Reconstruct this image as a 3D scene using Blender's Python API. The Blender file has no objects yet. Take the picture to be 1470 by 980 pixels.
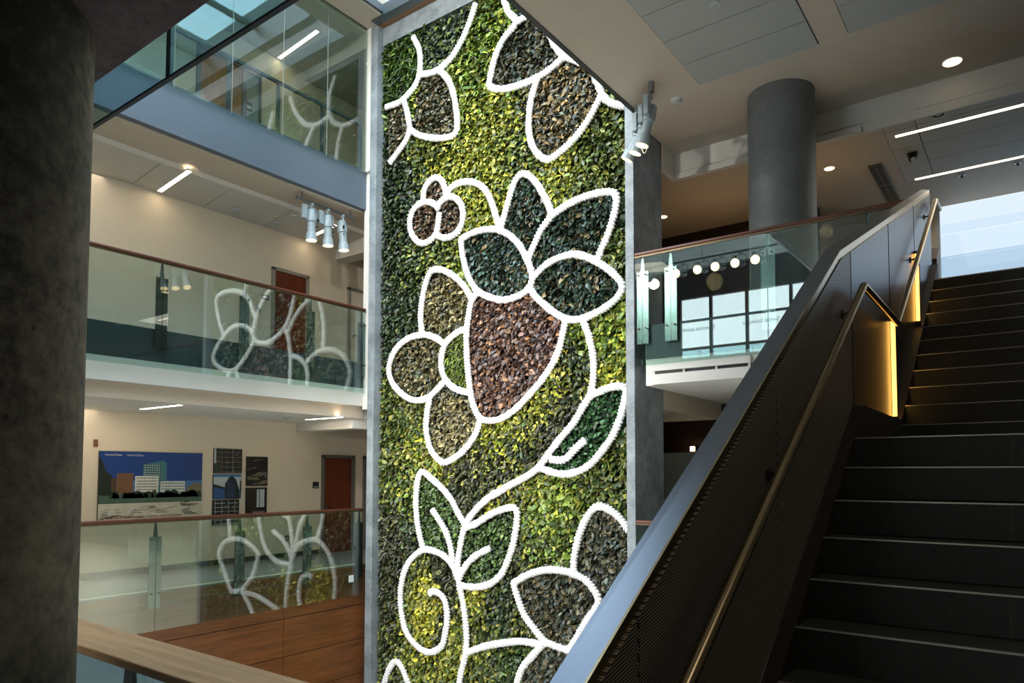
import bpy, math, random
import numpy as np
from mathutils import Vector, Matrix
random.seed(7); RNG=np.random.default_rng(11)
SC=bpy.context.scene; COL=SC.collection
# ---------------------------------------------------------------- node materials
MATS={}
def new_mat(name):
    m=bpy.data.materials.new(name); m.use_nodes=True
    nt=m.node_tree; b=nt.nodes['Principled BSDF']; MATS[name]=m
    return m,nt,b
def lin(c):
    return tuple(((v/255)/12.92 if v/255<=.04045 else ((v/255+.055)/1.055)**2.4) for v in c)+(1,)
def N(nt,t,**k):
    n=nt.nodes.new(t)
    for a,v in k.items(): setattr(n,a,v)
    return n
def coords(nt,scale=(1,1,1),kind='Object'):
    tc=N(nt,'ShaderNodeTexCoord'); mp=N(nt,'ShaderNodeMapping'); mp.inputs['Scale'].default_value=scale
    nt.links.new(tc.outputs[kind],mp.inputs['Vector']); return mp.outputs['Vector']
def ramp(nt,fac,stops):
    r=N(nt,'ShaderNodeValToRGB'); e=r.color_ramp.elements
    while len(e)<len(stops): e.new(.5)
    for i,(p,c) in enumerate(stops): e[i].position=p; e[i].color=c
    nt.links.new(fac,r.inputs['Fac']); return r.outputs['Color']
def noise(nt,vec,scale,detail=6,rough=.6):
    n=N(nt,'ShaderNodeTexNoise'); n.inputs['Scale'].default_value=scale; n.inputs['Detail'].default_value=detail
    n.inputs['Roughness'].default_value=rough; nt.links.new(vec,n.inputs['Vector']); return n.outputs['Fac']
def bump(nt,b,h,strength=.3,dist=.01):
    bp=N(nt,'ShaderNodeBump'); bp.inputs['Strength'].default_value=strength; bp.inputs['Distance'].default_value=dist
    nt.links.new(h,bp.inputs['Height']); nt.links.new(bp.outputs['Normal'],b.inputs['Normal'])
def plain(name,rgb,rough=.6,metal=0,var=.06,scale=3):
    m,nt,b=new_mat(name); v=coords(nt)
    f=noise(nt,v,scale); a=lin(rgb); lo=tuple(x*(1-var) for x in a[:3])+(1,); hi=tuple(min(1,x*(1+var)) for x in a[:3])+(1,)
    nt.links.new(ramp(nt,f,[(.3,lo),(.7,hi)]),b.inputs['Base Color'])
    b.inputs['Roughness'].default_value=rough; b.inputs['Metallic'].default_value=metal
    return m
def concrete(name,d,l,pits=True,rough=.55,scale=1.6,stops=(.36,.64),bs=.35):
    m,nt,b=new_mat(name); v=coords(nt)
    f1=noise(nt,v,scale,10,.7); f2=noise(nt,v,scale*14,6,.7)
    mx=N(nt,'ShaderNodeMix',data_type='FLOAT'); mx.inputs[0].default_value=.35
    nt.links.new(f1,mx.inputs[2]); nt.links.new(f2,mx.inputs[3])
    c=ramp(nt,mx.outputs[0],[(stops[0],lin(d)),(stops[1],lin(l))])
    if pits:
        vo=N(nt,'ShaderNodeTexVoronoi'); vo.inputs['Scale'].default_value=7; nt.links.new(v,vo.inputs['Vector'])
        f3=noise(nt,v,2.2,2,.5)
        ad=N(nt,'ShaderNodeMath',operation='ADD'); nt.links.new(vo.outputs['Distance'],ad.inputs[0])
        mm=N(nt,'ShaderNodeMath',operation='MULTIPLY'); mm.inputs[1].default_value=.25; nt.links.new(f3,mm.inputs[0]); nt.links.new(mm.outputs[0],ad.inputs[1])
        pr=ramp(nt,ad.outputs[0],[(.15,(0,0,0,1)),(.19,(1,1,1,1))])
        mc=N(nt,'ShaderNodeMix',data_type='RGBA',blend_type='MULTIPLY'); mc.inputs[0].default_value=.75
        nt.links.new(c,mc.inputs[6]); nt.links.new(pr,mc.inputs[7]); c=mc.outputs[2]
    nt.links.new(c,b.inputs['Base Color']); b.inputs['Roughness'].default_value=rough
    bump(nt,b,mx.outputs[0],bs,.012); return m
def wood(name,d,l,axis='Y',rough=.4,seam=None,sc=1.0):
    m,nt,b=new_mat(name)
    s={'Y':(14*sc,.7*sc,14*sc),'X':(.7*sc,14*sc,14*sc),'Z':(14*sc,14*sc,.7*sc)}[axis]
    v=coords(nt,s); f=noise(nt,v,1.6,8,.65)
    v2=coords(nt,tuple(x*3 for x in s)); f2=noise(nt,v2,2.5,4,.6)
    mx=N(nt,'ShaderNodeMix',data_type='FLOAT'); mx.inputs[0].default_value=.3
    nt.links.new(f,mx.inputs[2]); nt.links.new(f2,mx.inputs[3])
    nt.links.new(ramp(nt,mx.outputs[0],[(.35,lin(d)),(.62,lin(l))]),b.inputs['Base Color'])
    b.inputs['Roughness'].default_value=rough; return m
def tiles(name,c1,c2,grout,bw,bh,axes='XY',rough=.35,mortar=.004,offset=.5,nscale=30):
    m,nt,b=new_mat(name); tc=N(nt,'ShaderNodeTexCoord'); sp=N(nt,'ShaderNodeSeparateXYZ'); cb=N(nt,'ShaderNodeCombineXYZ')
    nt.links.new(tc.outputs['Object'],sp.inputs[0])
    nt.links.new(sp.outputs[axes[0]],cb.inputs['X']); nt.links.new(sp.outputs[axes[1]],cb.inputs['Y'])
    br=N(nt,'ShaderNodeTexBrick'); br.offset=offset; br.inputs['Scale'].default_value=1
    br.inputs['Brick Width'].default_value=bw; br.inputs['Row Height'].default_value=bh; br.inputs['Mortar Size'].default_value=mortar
    br.inputs['Color1'].default_value=lin(c1); br.inputs['Color2'].default_value=lin(c2); br.inputs['Mortar'].default_value=lin(grout)
    nt.links.new(cb.outputs[0],br.inputs['Vector'])
    f=noise(nt,tc.outputs['Object'],nscale,5,.7)
    mc=N(nt,'ShaderNodeMix',data_type='RGBA',blend_type='MULTIPLY'); mc.inputs[0].default_value=.6
    nt.links.new(br.outputs['Color'],mc.inputs[6]); nt.links.new(ramp(nt,f,[(.3,(.55,.55,.55,1)),(.7,(1,1,1,1))]),mc.inputs[7])
    nt.links.new(mc.outputs[2],b.inputs['Base Color']); b.inputs['Roughness'].default_value=rough; return m
def metal(name,rgb,rough,axis='Z',var=.18,mt=1.0):
    m,nt,b=new_mat(name)
    s={'Z':(60,60,1.2),'Y':(60,1.2,60),'X':(1.2,60,60)}[axis]
    v=coords(nt,s); f=noise(nt,v,1.5,5,.7); a=lin(rgb)
    nt.links.new(ramp(nt,f,[(.3,tuple(x*(1-var) for x in a[:3])+(1,)),(.7,tuple(min(1,x*(1+var)) for x in a[:3])+(1,))]),b.inputs['Base Color'])
    mr=N(nt,'ShaderNodeMapRange'); mr.inputs['To Min'].default_value=max(.02,rough-.08); mr.inputs['To Max'].default_value=rough+.1
    nt.links.new(f,mr.inputs['Value']); nt.links.new(mr.outputs[0],b.inputs['Roughness']); b.inputs['Metallic'].default_value=mt; return m
def perforated(name,rgb,hole,pitch,rough=.35):
    m,nt,b=new_mat(name); tc=N(nt,'ShaderNodeTexCoord'); sp=N(nt,'ShaderNodeSeparateXYZ'); cb=N(nt,'ShaderNodeCombineXYZ')
    nt.links.new(tc.outputs['Object'],sp.inputs[0]); nt.links.new(sp.outputs['Y'],cb.inputs['X']); nt.links.new(sp.outputs['Z'],cb.inputs['Y'])
    mp=N(nt,'ShaderNodeMapping'); mp.inputs['Rotation'].default_value=(0,0,math.radians(45+32)); nt.links.new(cb.outputs[0],mp.inputs['Vector'])
    vo=N(nt,'ShaderNodeTexVoronoi',voronoi_dimensions='2D'); vo.inputs['Scale'].default_value=1/pitch; vo.inputs['Randomness'].default_value=0
    nt.links.new(mp.outputs[0],vo.inputs['Vector'])
    c=ramp(nt,vo.outputs['Distance'],[(.30,lin(rgb)),(.38,lin(hole))]); nt.links.new(c,b.inputs['Base Color'])
    me=ramp(nt,vo.outputs['Distance'],[(.30,(0,0,0,1)),(.38,(.6,.6,.6,1))]); nt.links.new(me,b.inputs['Metallic'])
    b.inputs['Roughness'].default_value=rough; return m
def emit(name,rgb,st):
    m,nt,b=new_mat(name); b.inputs['Base Color'].default_value=lin(rgb)
    b.inputs['Emission Color'].default_value=lin(rgb); b.inputs['Emission Strength'].default_value=st; return m
def glass(name,tint,f0=.05,rough=.0,gl=(1,1,1)):
    m,nt,b=new_mat(name); nt.nodes.remove(b); out=nt.nodes['Material Output']
    tr=N(nt,'ShaderNodeBsdfTransparent'); tr.inputs['Color'].default_value=tint+(1,)
    g=N(nt,'ShaderNodeBsdfGlossy'); g.inputs['Roughness'].default_value=rough; g.inputs['Color'].default_value=gl+(1,)
    ge=N(nt,'ShaderNodeNewGeometry'); dt=N(nt,'ShaderNodeVectorMath',operation='DOT_PRODUCT')
    nt.links.new(ge.outputs['Incoming'],dt.inputs[0]); nt.links.new(ge.outputs['Normal'],dt.inputs[1])
    ab=N(nt,'ShaderNodeMath',operation='ABSOLUTE'); nt.links.new(dt.outputs['Value'],ab.inputs[0])
    su=N(nt,'ShaderNodeMath',operation='SUBTRACT'); su.inputs[0].default_value=1; nt.links.new(ab.outputs[0],su.inputs[1])
    pw=N(nt,'ShaderNodeMath',operation='POWER'); pw.inputs[1].default_value=5; nt.links.new(su.outputs[0],pw.inputs[0])
    ma=N(nt,'ShaderNodeMath',operation='MULTIPLY_ADD'); ma.inputs[1].default_value=1-f0; ma.inputs[2].default_value=f0; nt.links.new(pw.outputs[0],ma.inputs[0])
    mx=N(nt,'ShaderNodeMixShader'); nt.links.new(ma.outputs[0],mx.inputs[0]); nt.links.new(tr.outputs[0],mx.inputs[1]); nt.links.new(g.outputs[0],mx.inputs[2])
    nt.links.new(mx.outputs[0],out.inputs['Surface']); return m

concrete('column_concrete',(58,58,50),(142,136,120),stops=(.43,.60),bs=.8)
concrete('fin_concrete',(112,121,126),(150,159,165),pits=False,scale=2.2,stops=(.42,.58))
concrete('grey_concrete',(92,96,97),(122,126,126),pits=True,scale=1.8)
concrete('soffit_concrete',(70,62,68),(118,106,112),pits=False,scale=3.5,stops=(.42,.6),bs=.8)
plain('cream_paint',(228,215,194),.7,0,.02); plain('white_paint',(226,222,214),.65,0,.02)
plain('soffit_paint',(204,190,172),.7,0,.02); plain('ceiling_tile',(205,200,190),.8,0,.03)
plain('fascia_grey',(92,104,116),.5,0,.03); plain('slab_edge_dark',(52,66,70),.5,0,.08)
plain('fascia_white',(214,212,206),.5,0,.02); plain('dark_paint',(38,38,40),.5)
plain('baseboard_dark',(60,62,62),.5); plain('black_plastic',(22,22,24),.4); plain('white_plastic',(214,222,224),.35); plain('stringer_paint',(52,46,36),.6,0,.1); plain('lower_floor',(196,196,192),.5,0,.04); plain('side_wall',(96,92,86),.7,0,.04); plain('lamp_body',(150,164,170),.35); plain('frame_grey',(150,146,134),.5); plain('frame_dark',(100,98,92),.5)
plain('pale_panel',(176,178,172),.6,0,.03)
wood('panel_wood',(84,48,20),(130,78,36),'Y',.35); wood('rail_wood',(60,30,18),(98,52,32),'Y',.4); wood('cross_rail_wood',(70,36,22),(112,62,40),'X',.4)
wood('near_rail_wood',(208,156,100),(246,204,150),'X',.42); wood('door_wood',(84,34,18),(118,54,30),'Z',.4)
wood('dark_wood',(30,18,14),(48,28,20),'X',.45); wood('soffit_wood',(120,84,56),(168,124,84),'X',.5); wood('amber_wood',(150,96,48),(196,138,76),'Z',.5)
tiles('floor_tile',(122,128,134),(132,138,142),(80,84,88),1.2,.6,'XY',.28)
tiles('corridor_floor',(130,132,128),(138,140,136),(104,106,104),.6,.6,'XY',.35)
tiles('stair_tile',(52,54,52),(60,62,60),(92,92,86),1.3,50,'XY',.5,.003,0)
tiles('riser_tile',(70,73,69),(80,82,78),(96,94,86),1.02,.178,'XZ',.5,.003,.5)
plain('steel_cap',(112,121,135),.3,.85,.03,.8); metal('steel_panel',(98,102,108),.3,'Z',.3,.9); plain('steel_rail',(190,170,136),.24,1.0,.02)
plain('steel_dark',(96,84,66),.4,.9,.05); metal('steel_post',(112,124,122),.24,'Z',.05); metal('grey_metal',(120,126,128),.45,'Y',.08)
metal('nosing_metal',(230,226,214),.35,'X',.05,.85)
perforated('perforated_steel',(215,208,190),(30,27,22),.0105)
glass('rail_glass',(.84,.925,.905),.095,0,(.96,1,.97)); glass('near_glass',(.74,.88,.9),.09,0,(.85,.97,1)); glass('wall_glass',(.82,.9,.87),.085); glass('clear_glass',(.96,.98,.98),.02)
glass('clear_glass_blue',(.90,.94,.97),.015)
glass('blue_glass',(.74,.82,.88),.015); glass('roof_glass',(.92,.96,.98),.02)
emit('lamp_warm',(255,232,196),15); emit('lamp_spot',(255,222,170),2.6); emit('lamp_gold',(255,186,84),3.6); emit('downlight_glow',(255,226,180),3.2); emit('lamp_flood',(255,226,180),14)
emit('lamp_long',(255,238,206),4.5)
# white blossom beads and foliage
m,nt,b=new_mat('white_moss'); b.inputs['Base Color'].default_value=(.93,.92,.92,1); b.inputs['Roughness'].default_value=.8
m,nt,b=new_mat('foliage'); at=N(nt,'ShaderNodeVertexColor'); at.layer_name='leaf_colour'
nt.links.new(at.outputs['Color'],b.inputs['Base Color']); b.inputs['Roughness'].default_value=.36
plain('wall_backing',(14,16,14),.9); plain('sprig',(60,80,50),.6)
# ---------------------------------------------------------------- mesh builder
def world_loc(o):
    v=Vector((0,0,0))
    while o is not None: v+=Vector(o.location); o=o.parent
    return v
class MB:
    def __init__(s): s.v=[];s.f=[];s.mi=[];s.cur=0
    def quad(s,a,b,c,d):
        n=len(s.v); s.v+=[a,b,c,d]; s.f.append((n,n+1,n+2,n+3)); s.mi.append(s.cur); return s
    def box(s,x0,x1,y0,y1,z0,z1):
        return s.hexa([(x0,y0,z0),(x1,y0,z0),(x1,y1,z0),(x0,y1,z0),(x0,y0,z1),(x1,y0,z1),(x1,y1,z1),(x0,y1,z1)])
    def hexa(s,p):
        n=len(s.v); s.v+=[tuple(q) for q in p]
        for f in ((0,3,2,1),(4,5,6,7),(0,1,5,4),(1,2,6,5),(2,3,7,6),(3,0,4,7)): s.f.append(tuple(n+i for i in f)); s.mi.append(s.cur)
        return s
    def prism(s,pts,axis,a,b):
        def P(u,w,t): return {'X':(t,u,w),'Y':(u,t,w),'Z':(u,w,t)}[axis]
        n=len(s.v);k=len(pts)
        s.v+=[P(u,w,a) for u,w in pts]+[P(u,w,b) for u,w in pts]
        s.f.append(tuple(range(n,n+k))); s.f.append(tuple(range(n+2*k-1,n+k-1,-1))); s.mi+=[s.cur]*2
        for i in range(k):
            j=(i+1)%k; s.f.append((n+i,n+k+i,n+k+j,n+j)); s.mi.append(s.cur)
        return s
    def tube(s,path,r,n=10,cap=True,rad=None):
        P=[Vector(p) for p in path]; base=len(s.v); prev=None
        for i,p in enumerate(P):
            if i==0: t=P[1]-P[0]
            elif i==len(P)-1: t=P[-1]-P[-2]
            else: t=(P[i+1]-P[i]).normalized()+(P[i]-P[i-1]).normalized()
            t.normalize()
            if prev is None: a=t.orthogonal().normalized()
            else: a=(prev-t*prev.dot(t)).normalized()
            prev=a; b=t.cross(a); rr=rad[i] if rad else r
            for k in range(n):
                th=2*math.pi*k/n; s.v.append(tuple(p+a*math.cos(th)*rr+b*math.sin(th)*rr))
        for i in range(len(P)-1):
            for k in range(n):
                q=base+i*n; s.f.append((q+k,q+(k+1)%n,q+n+(k+1)%n,q+n+k)); s.mi.append(s.cur)
        if cap:
            s.f.append(tuple(base+k for k in range(n-1,-1,-1))); s.f.append(tuple(base+(len(P)-1)*n+k for k in range(n))); s.mi+=[s.cur]*2
        return s
    def cyl(s,x,y,z0,z1,r,n=48): return s.tube([(x,y,z0),(x,y,z1)],r,n)
    def bar(s,a,b,w,h,up=(0,0,1)):   # rectangular bar between two points
        a=Vector(a);b=Vector(b);t=(b-a).normalized();u=Vector(up);sd=t.cross(u).normalized();u=sd.cross(t).normalized()
        c=[]
        for p in (a,b):
            for i,j in ((-1,-1),(1,-1),(1,1),(-1,1)): c.append(tuple(p+sd*i*w/2+u*j*h/2))
        return s.hexa(c)
    def build(s,name,mat,parent=None,smooth=False,bevel=0,origin=None):
        me=bpy.data.meshes.new(name); o=bpy.data.objects.new(name,me); COL.objects.link(o)
        if parent is not None:
            L=world_loc(parent); o.parent=parent
        elif origin is not None: L=Vector(origin); o.location=L
        else: L=Vector((0,0,0))
        me.from_pydata([(x-L.x,y-L.y,z-L.z) for x,y,z in s.v],[],s.f)
        for mm in (mat if isinstance(mat,(list,tuple)) else [mat]): me.materials.append(MATS[mm])
        if any(s.mi): me.polygons.foreach_set('material_index',s.mi)
        me.validate(); 
        import bmesh
        bm=bmesh.new(); bm.from_mesh(me); bmesh.ops.recalc_face_normals(bm,faces=bm.faces); bm.to_mesh(me); bm.free()
        if smooth:
            me.polygons.foreach_set('use_smooth',[True]*len(me.polygons))
            try: me.set_sharp_from_angle(angle=math.radians(40))
            except Exception: pass
        if bevel:
            md=o.modifiers.new('edge','BEVEL'); md.width=bevel; md.segments=2; md.limit_method='ANGLE'
        return o
def box(*a): return MB().box(*a)
def thing(name,label,cat,loc,group=None):
    o=bpy.data.objects.new(name,None); COL.objects.link(o); o.location=loc; o.empty_display_size=.1
    return tag(o,label,cat,group)
def tag(o,label,cat,group=None):
    o['label']=label; o['category']=cat
    if group: o['group']=group
    return o
def struct(o,label=None,cat=None):
    o['kind']='structure'
    if label: o['label']=label
    if cat: o['category']=cat
    return o
def lamp(name,kind,loc,energy,color=(1,1,1),rot=None,target=None,**k):
    l=bpy.data.lights.new(name,kind); l.energy=energy; l.color=color
    for a,v in k.items(): setattr(l,a,v)
    o=bpy.data.objects.new(name,l); COL.objects.link(o); o.location=loc
    if target is not None: o.rotation_euler=(Vector(target)-Vector(loc)).to_track_quat('-Z','Y').to_euler()
    elif rot: o.rotation_euler=rot
    return o
OUTL={"a1":[[-9.473,10.14],[-9.342,9.9],[-9.288,9.667],[-9.304,9.388],[-9.423,9.167],[-9.635,9.046],[-9.865,8.975],[-10.203,8.993]],"a2":[[-7.874,10.325],[-7.946,10.152],[-8.058,9.904],[-8.228,9.652],[-8.46,9.419],[-8.697,9.31],[-8.971,9.274],[-9.285,9.344]],"a3":[[-8.8,9.262],[-8.593,9.03],[-8.461,8.758],[-8.376,8.391],[-8.345,8.111],[-8.373,7.948],[-8.508,7.91],[-8.776,7.955],[-9.083,8.061],[-9.348,8.193],[-9.542,8.349]],"a4":[[-9.72,8.977],[-9.631,8.733],[-9.583,8.528],[-9.555,8.329],[-9.67,8.147],[-9.853,8.007],[-10.085,7.842]],"a5":[[-7.29,10.041],[-7.184,9.738],[-7.017,9.492],[-7.288,9.302],[-7.484,9.026],[-7.569,8.75],[-7.607,8.588],[-7.498,8.482],[-7.259,8.395],[-6.949,8.361],[-6.697,8.361],[-6.476,8.386],[-6.26,8.447],[-6.081,8.527]],"a5b":[[-7.017,9.492],[-6.798,9.522],[-6.549,9.57],[-6.306,9.639]],"a6":[[-6.355,9.12],[-6.283,8.907],[-6.189,8.729],[-6.048,8.556],[-5.887,8.438],[-5.751,8.338]],"a7":[[-6.564,8.375],[-6.648,8.186],[-6.722,7.96],[-6.752,7.677],[-6.737,7.423],[-6.662,7.195],[-6.511,6.997],[-6.357,6.907],[-6.215,6.938],[-5.936,7.066],[-5.71,7.234],[-5.532,7.428],[-5.378,7.653]],"a8":[[-5.529,8.134],[-5.451,7.95],[-5.378,7.762],[-5.322,7.635],[-5.229,7.528],[-5.103,7.438],[-4.957,7.366]],"b1":[[-9.18,6.864],[-9.172,7.035],[-9.065,7.182],[-8.88,7.238],[-8.721,7.144],[-8.639,6.962],[-8.605,6.803]],"b2":[[-8.793,6.638],[-8.973,6.787],[-9.229,6.839],[-9.444,6.746],[-9.533,6.543],[-9.489,6.311],[-9.336,6.125],[-9.186,6.055],[-9.014,6.069],[-8.861,6.165],[-8.791,6.385],[-8.778,6.526]],"b3":[[-8.827,6.7],[-8.638,6.789],[-8.46,6.776],[-8.303,6.662],[-8.206,6.489],[-8.205,6.295],[-8.285,6.137],[-8.445,6.053],[-8.655,6.052],[-8.832,6.141]],"b4":[[-8.605,6.803],[-8.522,6.934],[-8.314,6.99],[-8.065,6.957],[-7.843,6.857],[-7.668,6.694],[-7.56,6.498],[-7.475,6.274],[-7.398,6.055],[-7.356,5.939]],"b5":[[-7.327,5.99],[-7.245,6.224],[-7.163,6.439],[-7.062,6.682],[-6.973,6.776],[-6.881,6.803],[-6.742,6.735],[-6.567,6.528],[-6.432,6.302],[-6.338,6.103],[-6.289,5.949]],"b6":[[-6.289,5.955],[-6.096,6.033],[-5.842,6.101],[-5.559,6.128],[-5.285,6.109],[-5.135,6.052],[-5.103,5.9],[-5.171,5.645],[-5.272,5.396],[-5.364,5.233],[-5.454,5.061]],"b7":[[-6.289,5.949],[-6.471,5.795],[-6.605,5.597],[-6.71,5.423],[-6.773,5.304]],"b8":[[-8.239,5.945],[-8.037,5.999],[-7.773,6.014],[-7.474,5.97],[-7.265,5.876],[-7.06,5.719],[-6.899,5.523],[-6.78,5.306],[-6.694,5.096],[-6.683,4.933],[-6.8,4.789],[-7.018,4.718],[-7.303,4.707],[-7.596,4.804],[-7.855,4.951],[-8.032,5.185],[-8.145,5.446],[-8.214,5.703],[-8.239,5.945]],"b9":[[-6.694,4.967],[-6.547,5.078],[-6.358,5.182],[-6.098,5.239],[-5.844,5.23],[-5.598,5.13],[-5.359,4.975],[-5.159,4.806],[-5.013,4.604],[-5.062,4.464],[-5.228,4.34],[-5.464,4.244],[-5.707,4.185],[-5.955,4.196],[-6.21,4.322],[-6.471,4.532],[-6.644,4.701],[-6.741,4.861]],"b10":[[-9.193,4.388],[-9.225,4.653],[-9.199,4.939],[-9.128,5.219],[-9.032,5.42],[-8.936,5.505],[-8.721,5.476],[-8.509,5.369],[-8.302,5.222],[-8.12,5.026],[-7.995,4.828]],"c4":[[-7.842,4.941],[-7.986,4.792],[-8.059,4.527],[-8.102,4.189],[-8.091,3.845],[-8.067,3.569],[-8.021,3.259],[-7.953,2.984],[-7.852,2.777],[-7.715,2.67],[-7.462,2.652],[-7.256,2.699],[-7.015,2.826],[-6.779,3.011],[-6.51,3.246],[-6.285,3.51],[-6.155,3.747],[-6.082,3.987],[-6.027,4.213]],"c2":[[-8.639,4.092],[-8.686,4.133],[-8.9,4.252],[-9.168,4.326],[-9.542,4.3],[-9.848,4.149],[-10.013,3.942],[-10.063,3.722],[-9.97,3.491],[-9.759,3.291],[-9.502,3.147],[-9.253,3.103],[-9.01,3.145],[-8.796,3.279],[-8.633,3.401]],"c3":[[-8.116,4.311],[-8.34,4.258],[-8.546,4.142],[-8.661,3.989],[-8.706,3.765],[-8.658,3.55],[-8.517,3.364],[-8.333,3.247],[-8.073,3.171]],"c5":[[-8.976,3.132],[-9.031,2.905],[-9.067,2.623],[-9.026,2.374],[-8.928,2.16],[-8.738,1.982],[-8.598,1.94],[-8.37,2.02],[-8.146,2.153],[-7.95,2.344],[-7.842,2.508],[-7.791,2.647]],"c6":[[-5.707,4.151],[-5.603,3.901],[-5.536,3.622],[-5.513,3.38],[-5.538,3.142],[-5.59,2.951],[-5.729,2.764],[-5.87,2.559],[-6.067,2.368],[-6.231,2.204],[-6.398,2.021],[-6.548,1.851],[-6.778,1.704],[-7.172,1.532],[-7.499,1.365],[-7.43,1.427],[-7.736,1.228],[-7.971,1.018],[-8.104,0.85],[-8.183,0.621],[-8.252,0.329],[-8.288,0.039]],"c7":[[-5.556,2.958],[-5.335,3.032],[-5.136,3.068],[-4.968,3.027],[-4.992,2.811],[-5.074,2.554],[-5.206,2.297],[-5.373,2.096],[-5.577,1.891],[-5.82,1.773],[-6.069,1.733],[-6.324,1.773],[-6.529,1.842]],"c8":[[-6.305,1.973],[-6.104,1.956],[-5.978,2.015],[-5.854,2.135],[-5.696,2.251]],"d2":[[-9.125,0.386],[-9.235,0.693],[-9.298,1.036],[-9.302,1.383],[-9.246,1.687],[-9.139,1.774],[-8.95,1.667],[-8.661,1.478],[-8.434,1.272],[-8.295,1.069],[-8.104,0.837]],"d3":[[-8.886,1.071],[-8.712,0.886],[-8.541,0.664],[-8.439,0.399],[-8.399,0.196]],"d5":[[-8.077,0.798],[-7.839,0.89],[-7.53,1.054],[-7.229,1.155],[-7.024,1.169],[-6.985,1.034],[-7.009,0.8],[-7.081,0.525],[-7.178,0.285],[-7.325,0.039],[-7.576,-0.14],[-7.885,-0.217],[-8.205,-0.223]],"d6":[[-8.233,-0.079],[-8.099,0.128],[-7.888,0.314],[-7.578,0.462]],"d7":[[-8.287,-0.083],[-8.398,0.113],[-8.594,0.264],[-8.822,0.333],[-9.101,0.349],[-9.349,0.212],[-9.529,0.026],[-9.648,-0.245],[-9.694,-0.555],[-9.652,-0.898],[-9.544,-1.187],[-9.331,-1.373],[-9.093,-1.478],[-8.862,-1.465],[-8.637,-1.316],[-8.555,-1.058],[-8.518,-0.806],[-8.559,-0.563],[-8.672,-0.429],[-8.844,-0.384],[-8.941,-0.427]],"d8":[[-8.288,0.039],[-8.232,-0.242],[-8.149,-0.518],[-8.093,-0.836],[-8.065,-1.154],[-8.116,-1.483],[-8.194,-1.737],[-8.236,-1.986],[-8.271,-2.315]],"d9":[[-8.037,-1.351],[-7.673,-1.198],[-7.273,-1.083],[-6.887,-1.002],[-6.47,-0.999]],"d10":[[-7.056,-0.073],[-6.793,0.077],[-6.469,0.187],[-6.156,0.213],[-5.895,0.179],[-5.683,0.107],[-5.538,-0.022],[-5.445,-0.19],[-5.519,-0.34],[-5.644,-0.497],[-5.791,-0.731],[-5.984,-1.017]],"d11":[[-7.056,-0.073],[-6.983,-0.277],[-6.84,-0.567],[-6.653,-0.752],[-6.447,-0.929],[-6.246,-0.982],[-5.984,-1.017]],"d12":[[-5.895,0.198],[-5.873,0.454],[-5.786,0.787],[-5.638,1.083],[-5.471,1.24],[-5.267,1.203],[-5.069,1.069],[-4.934,0.901]],"d13":[[-6.447,-0.974],[-6.699,-1.227],[-6.886,-1.445],[-6.981,-1.688],[-7.028,-1.924]],"d14":[[-10.185,-2.419],[-10.092,-2.205],[-9.969,-1.944],[-9.814,-1.78],[-9.658,-1.85],[-9.503,-2.082],[-9.41,-2.279]]}
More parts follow.
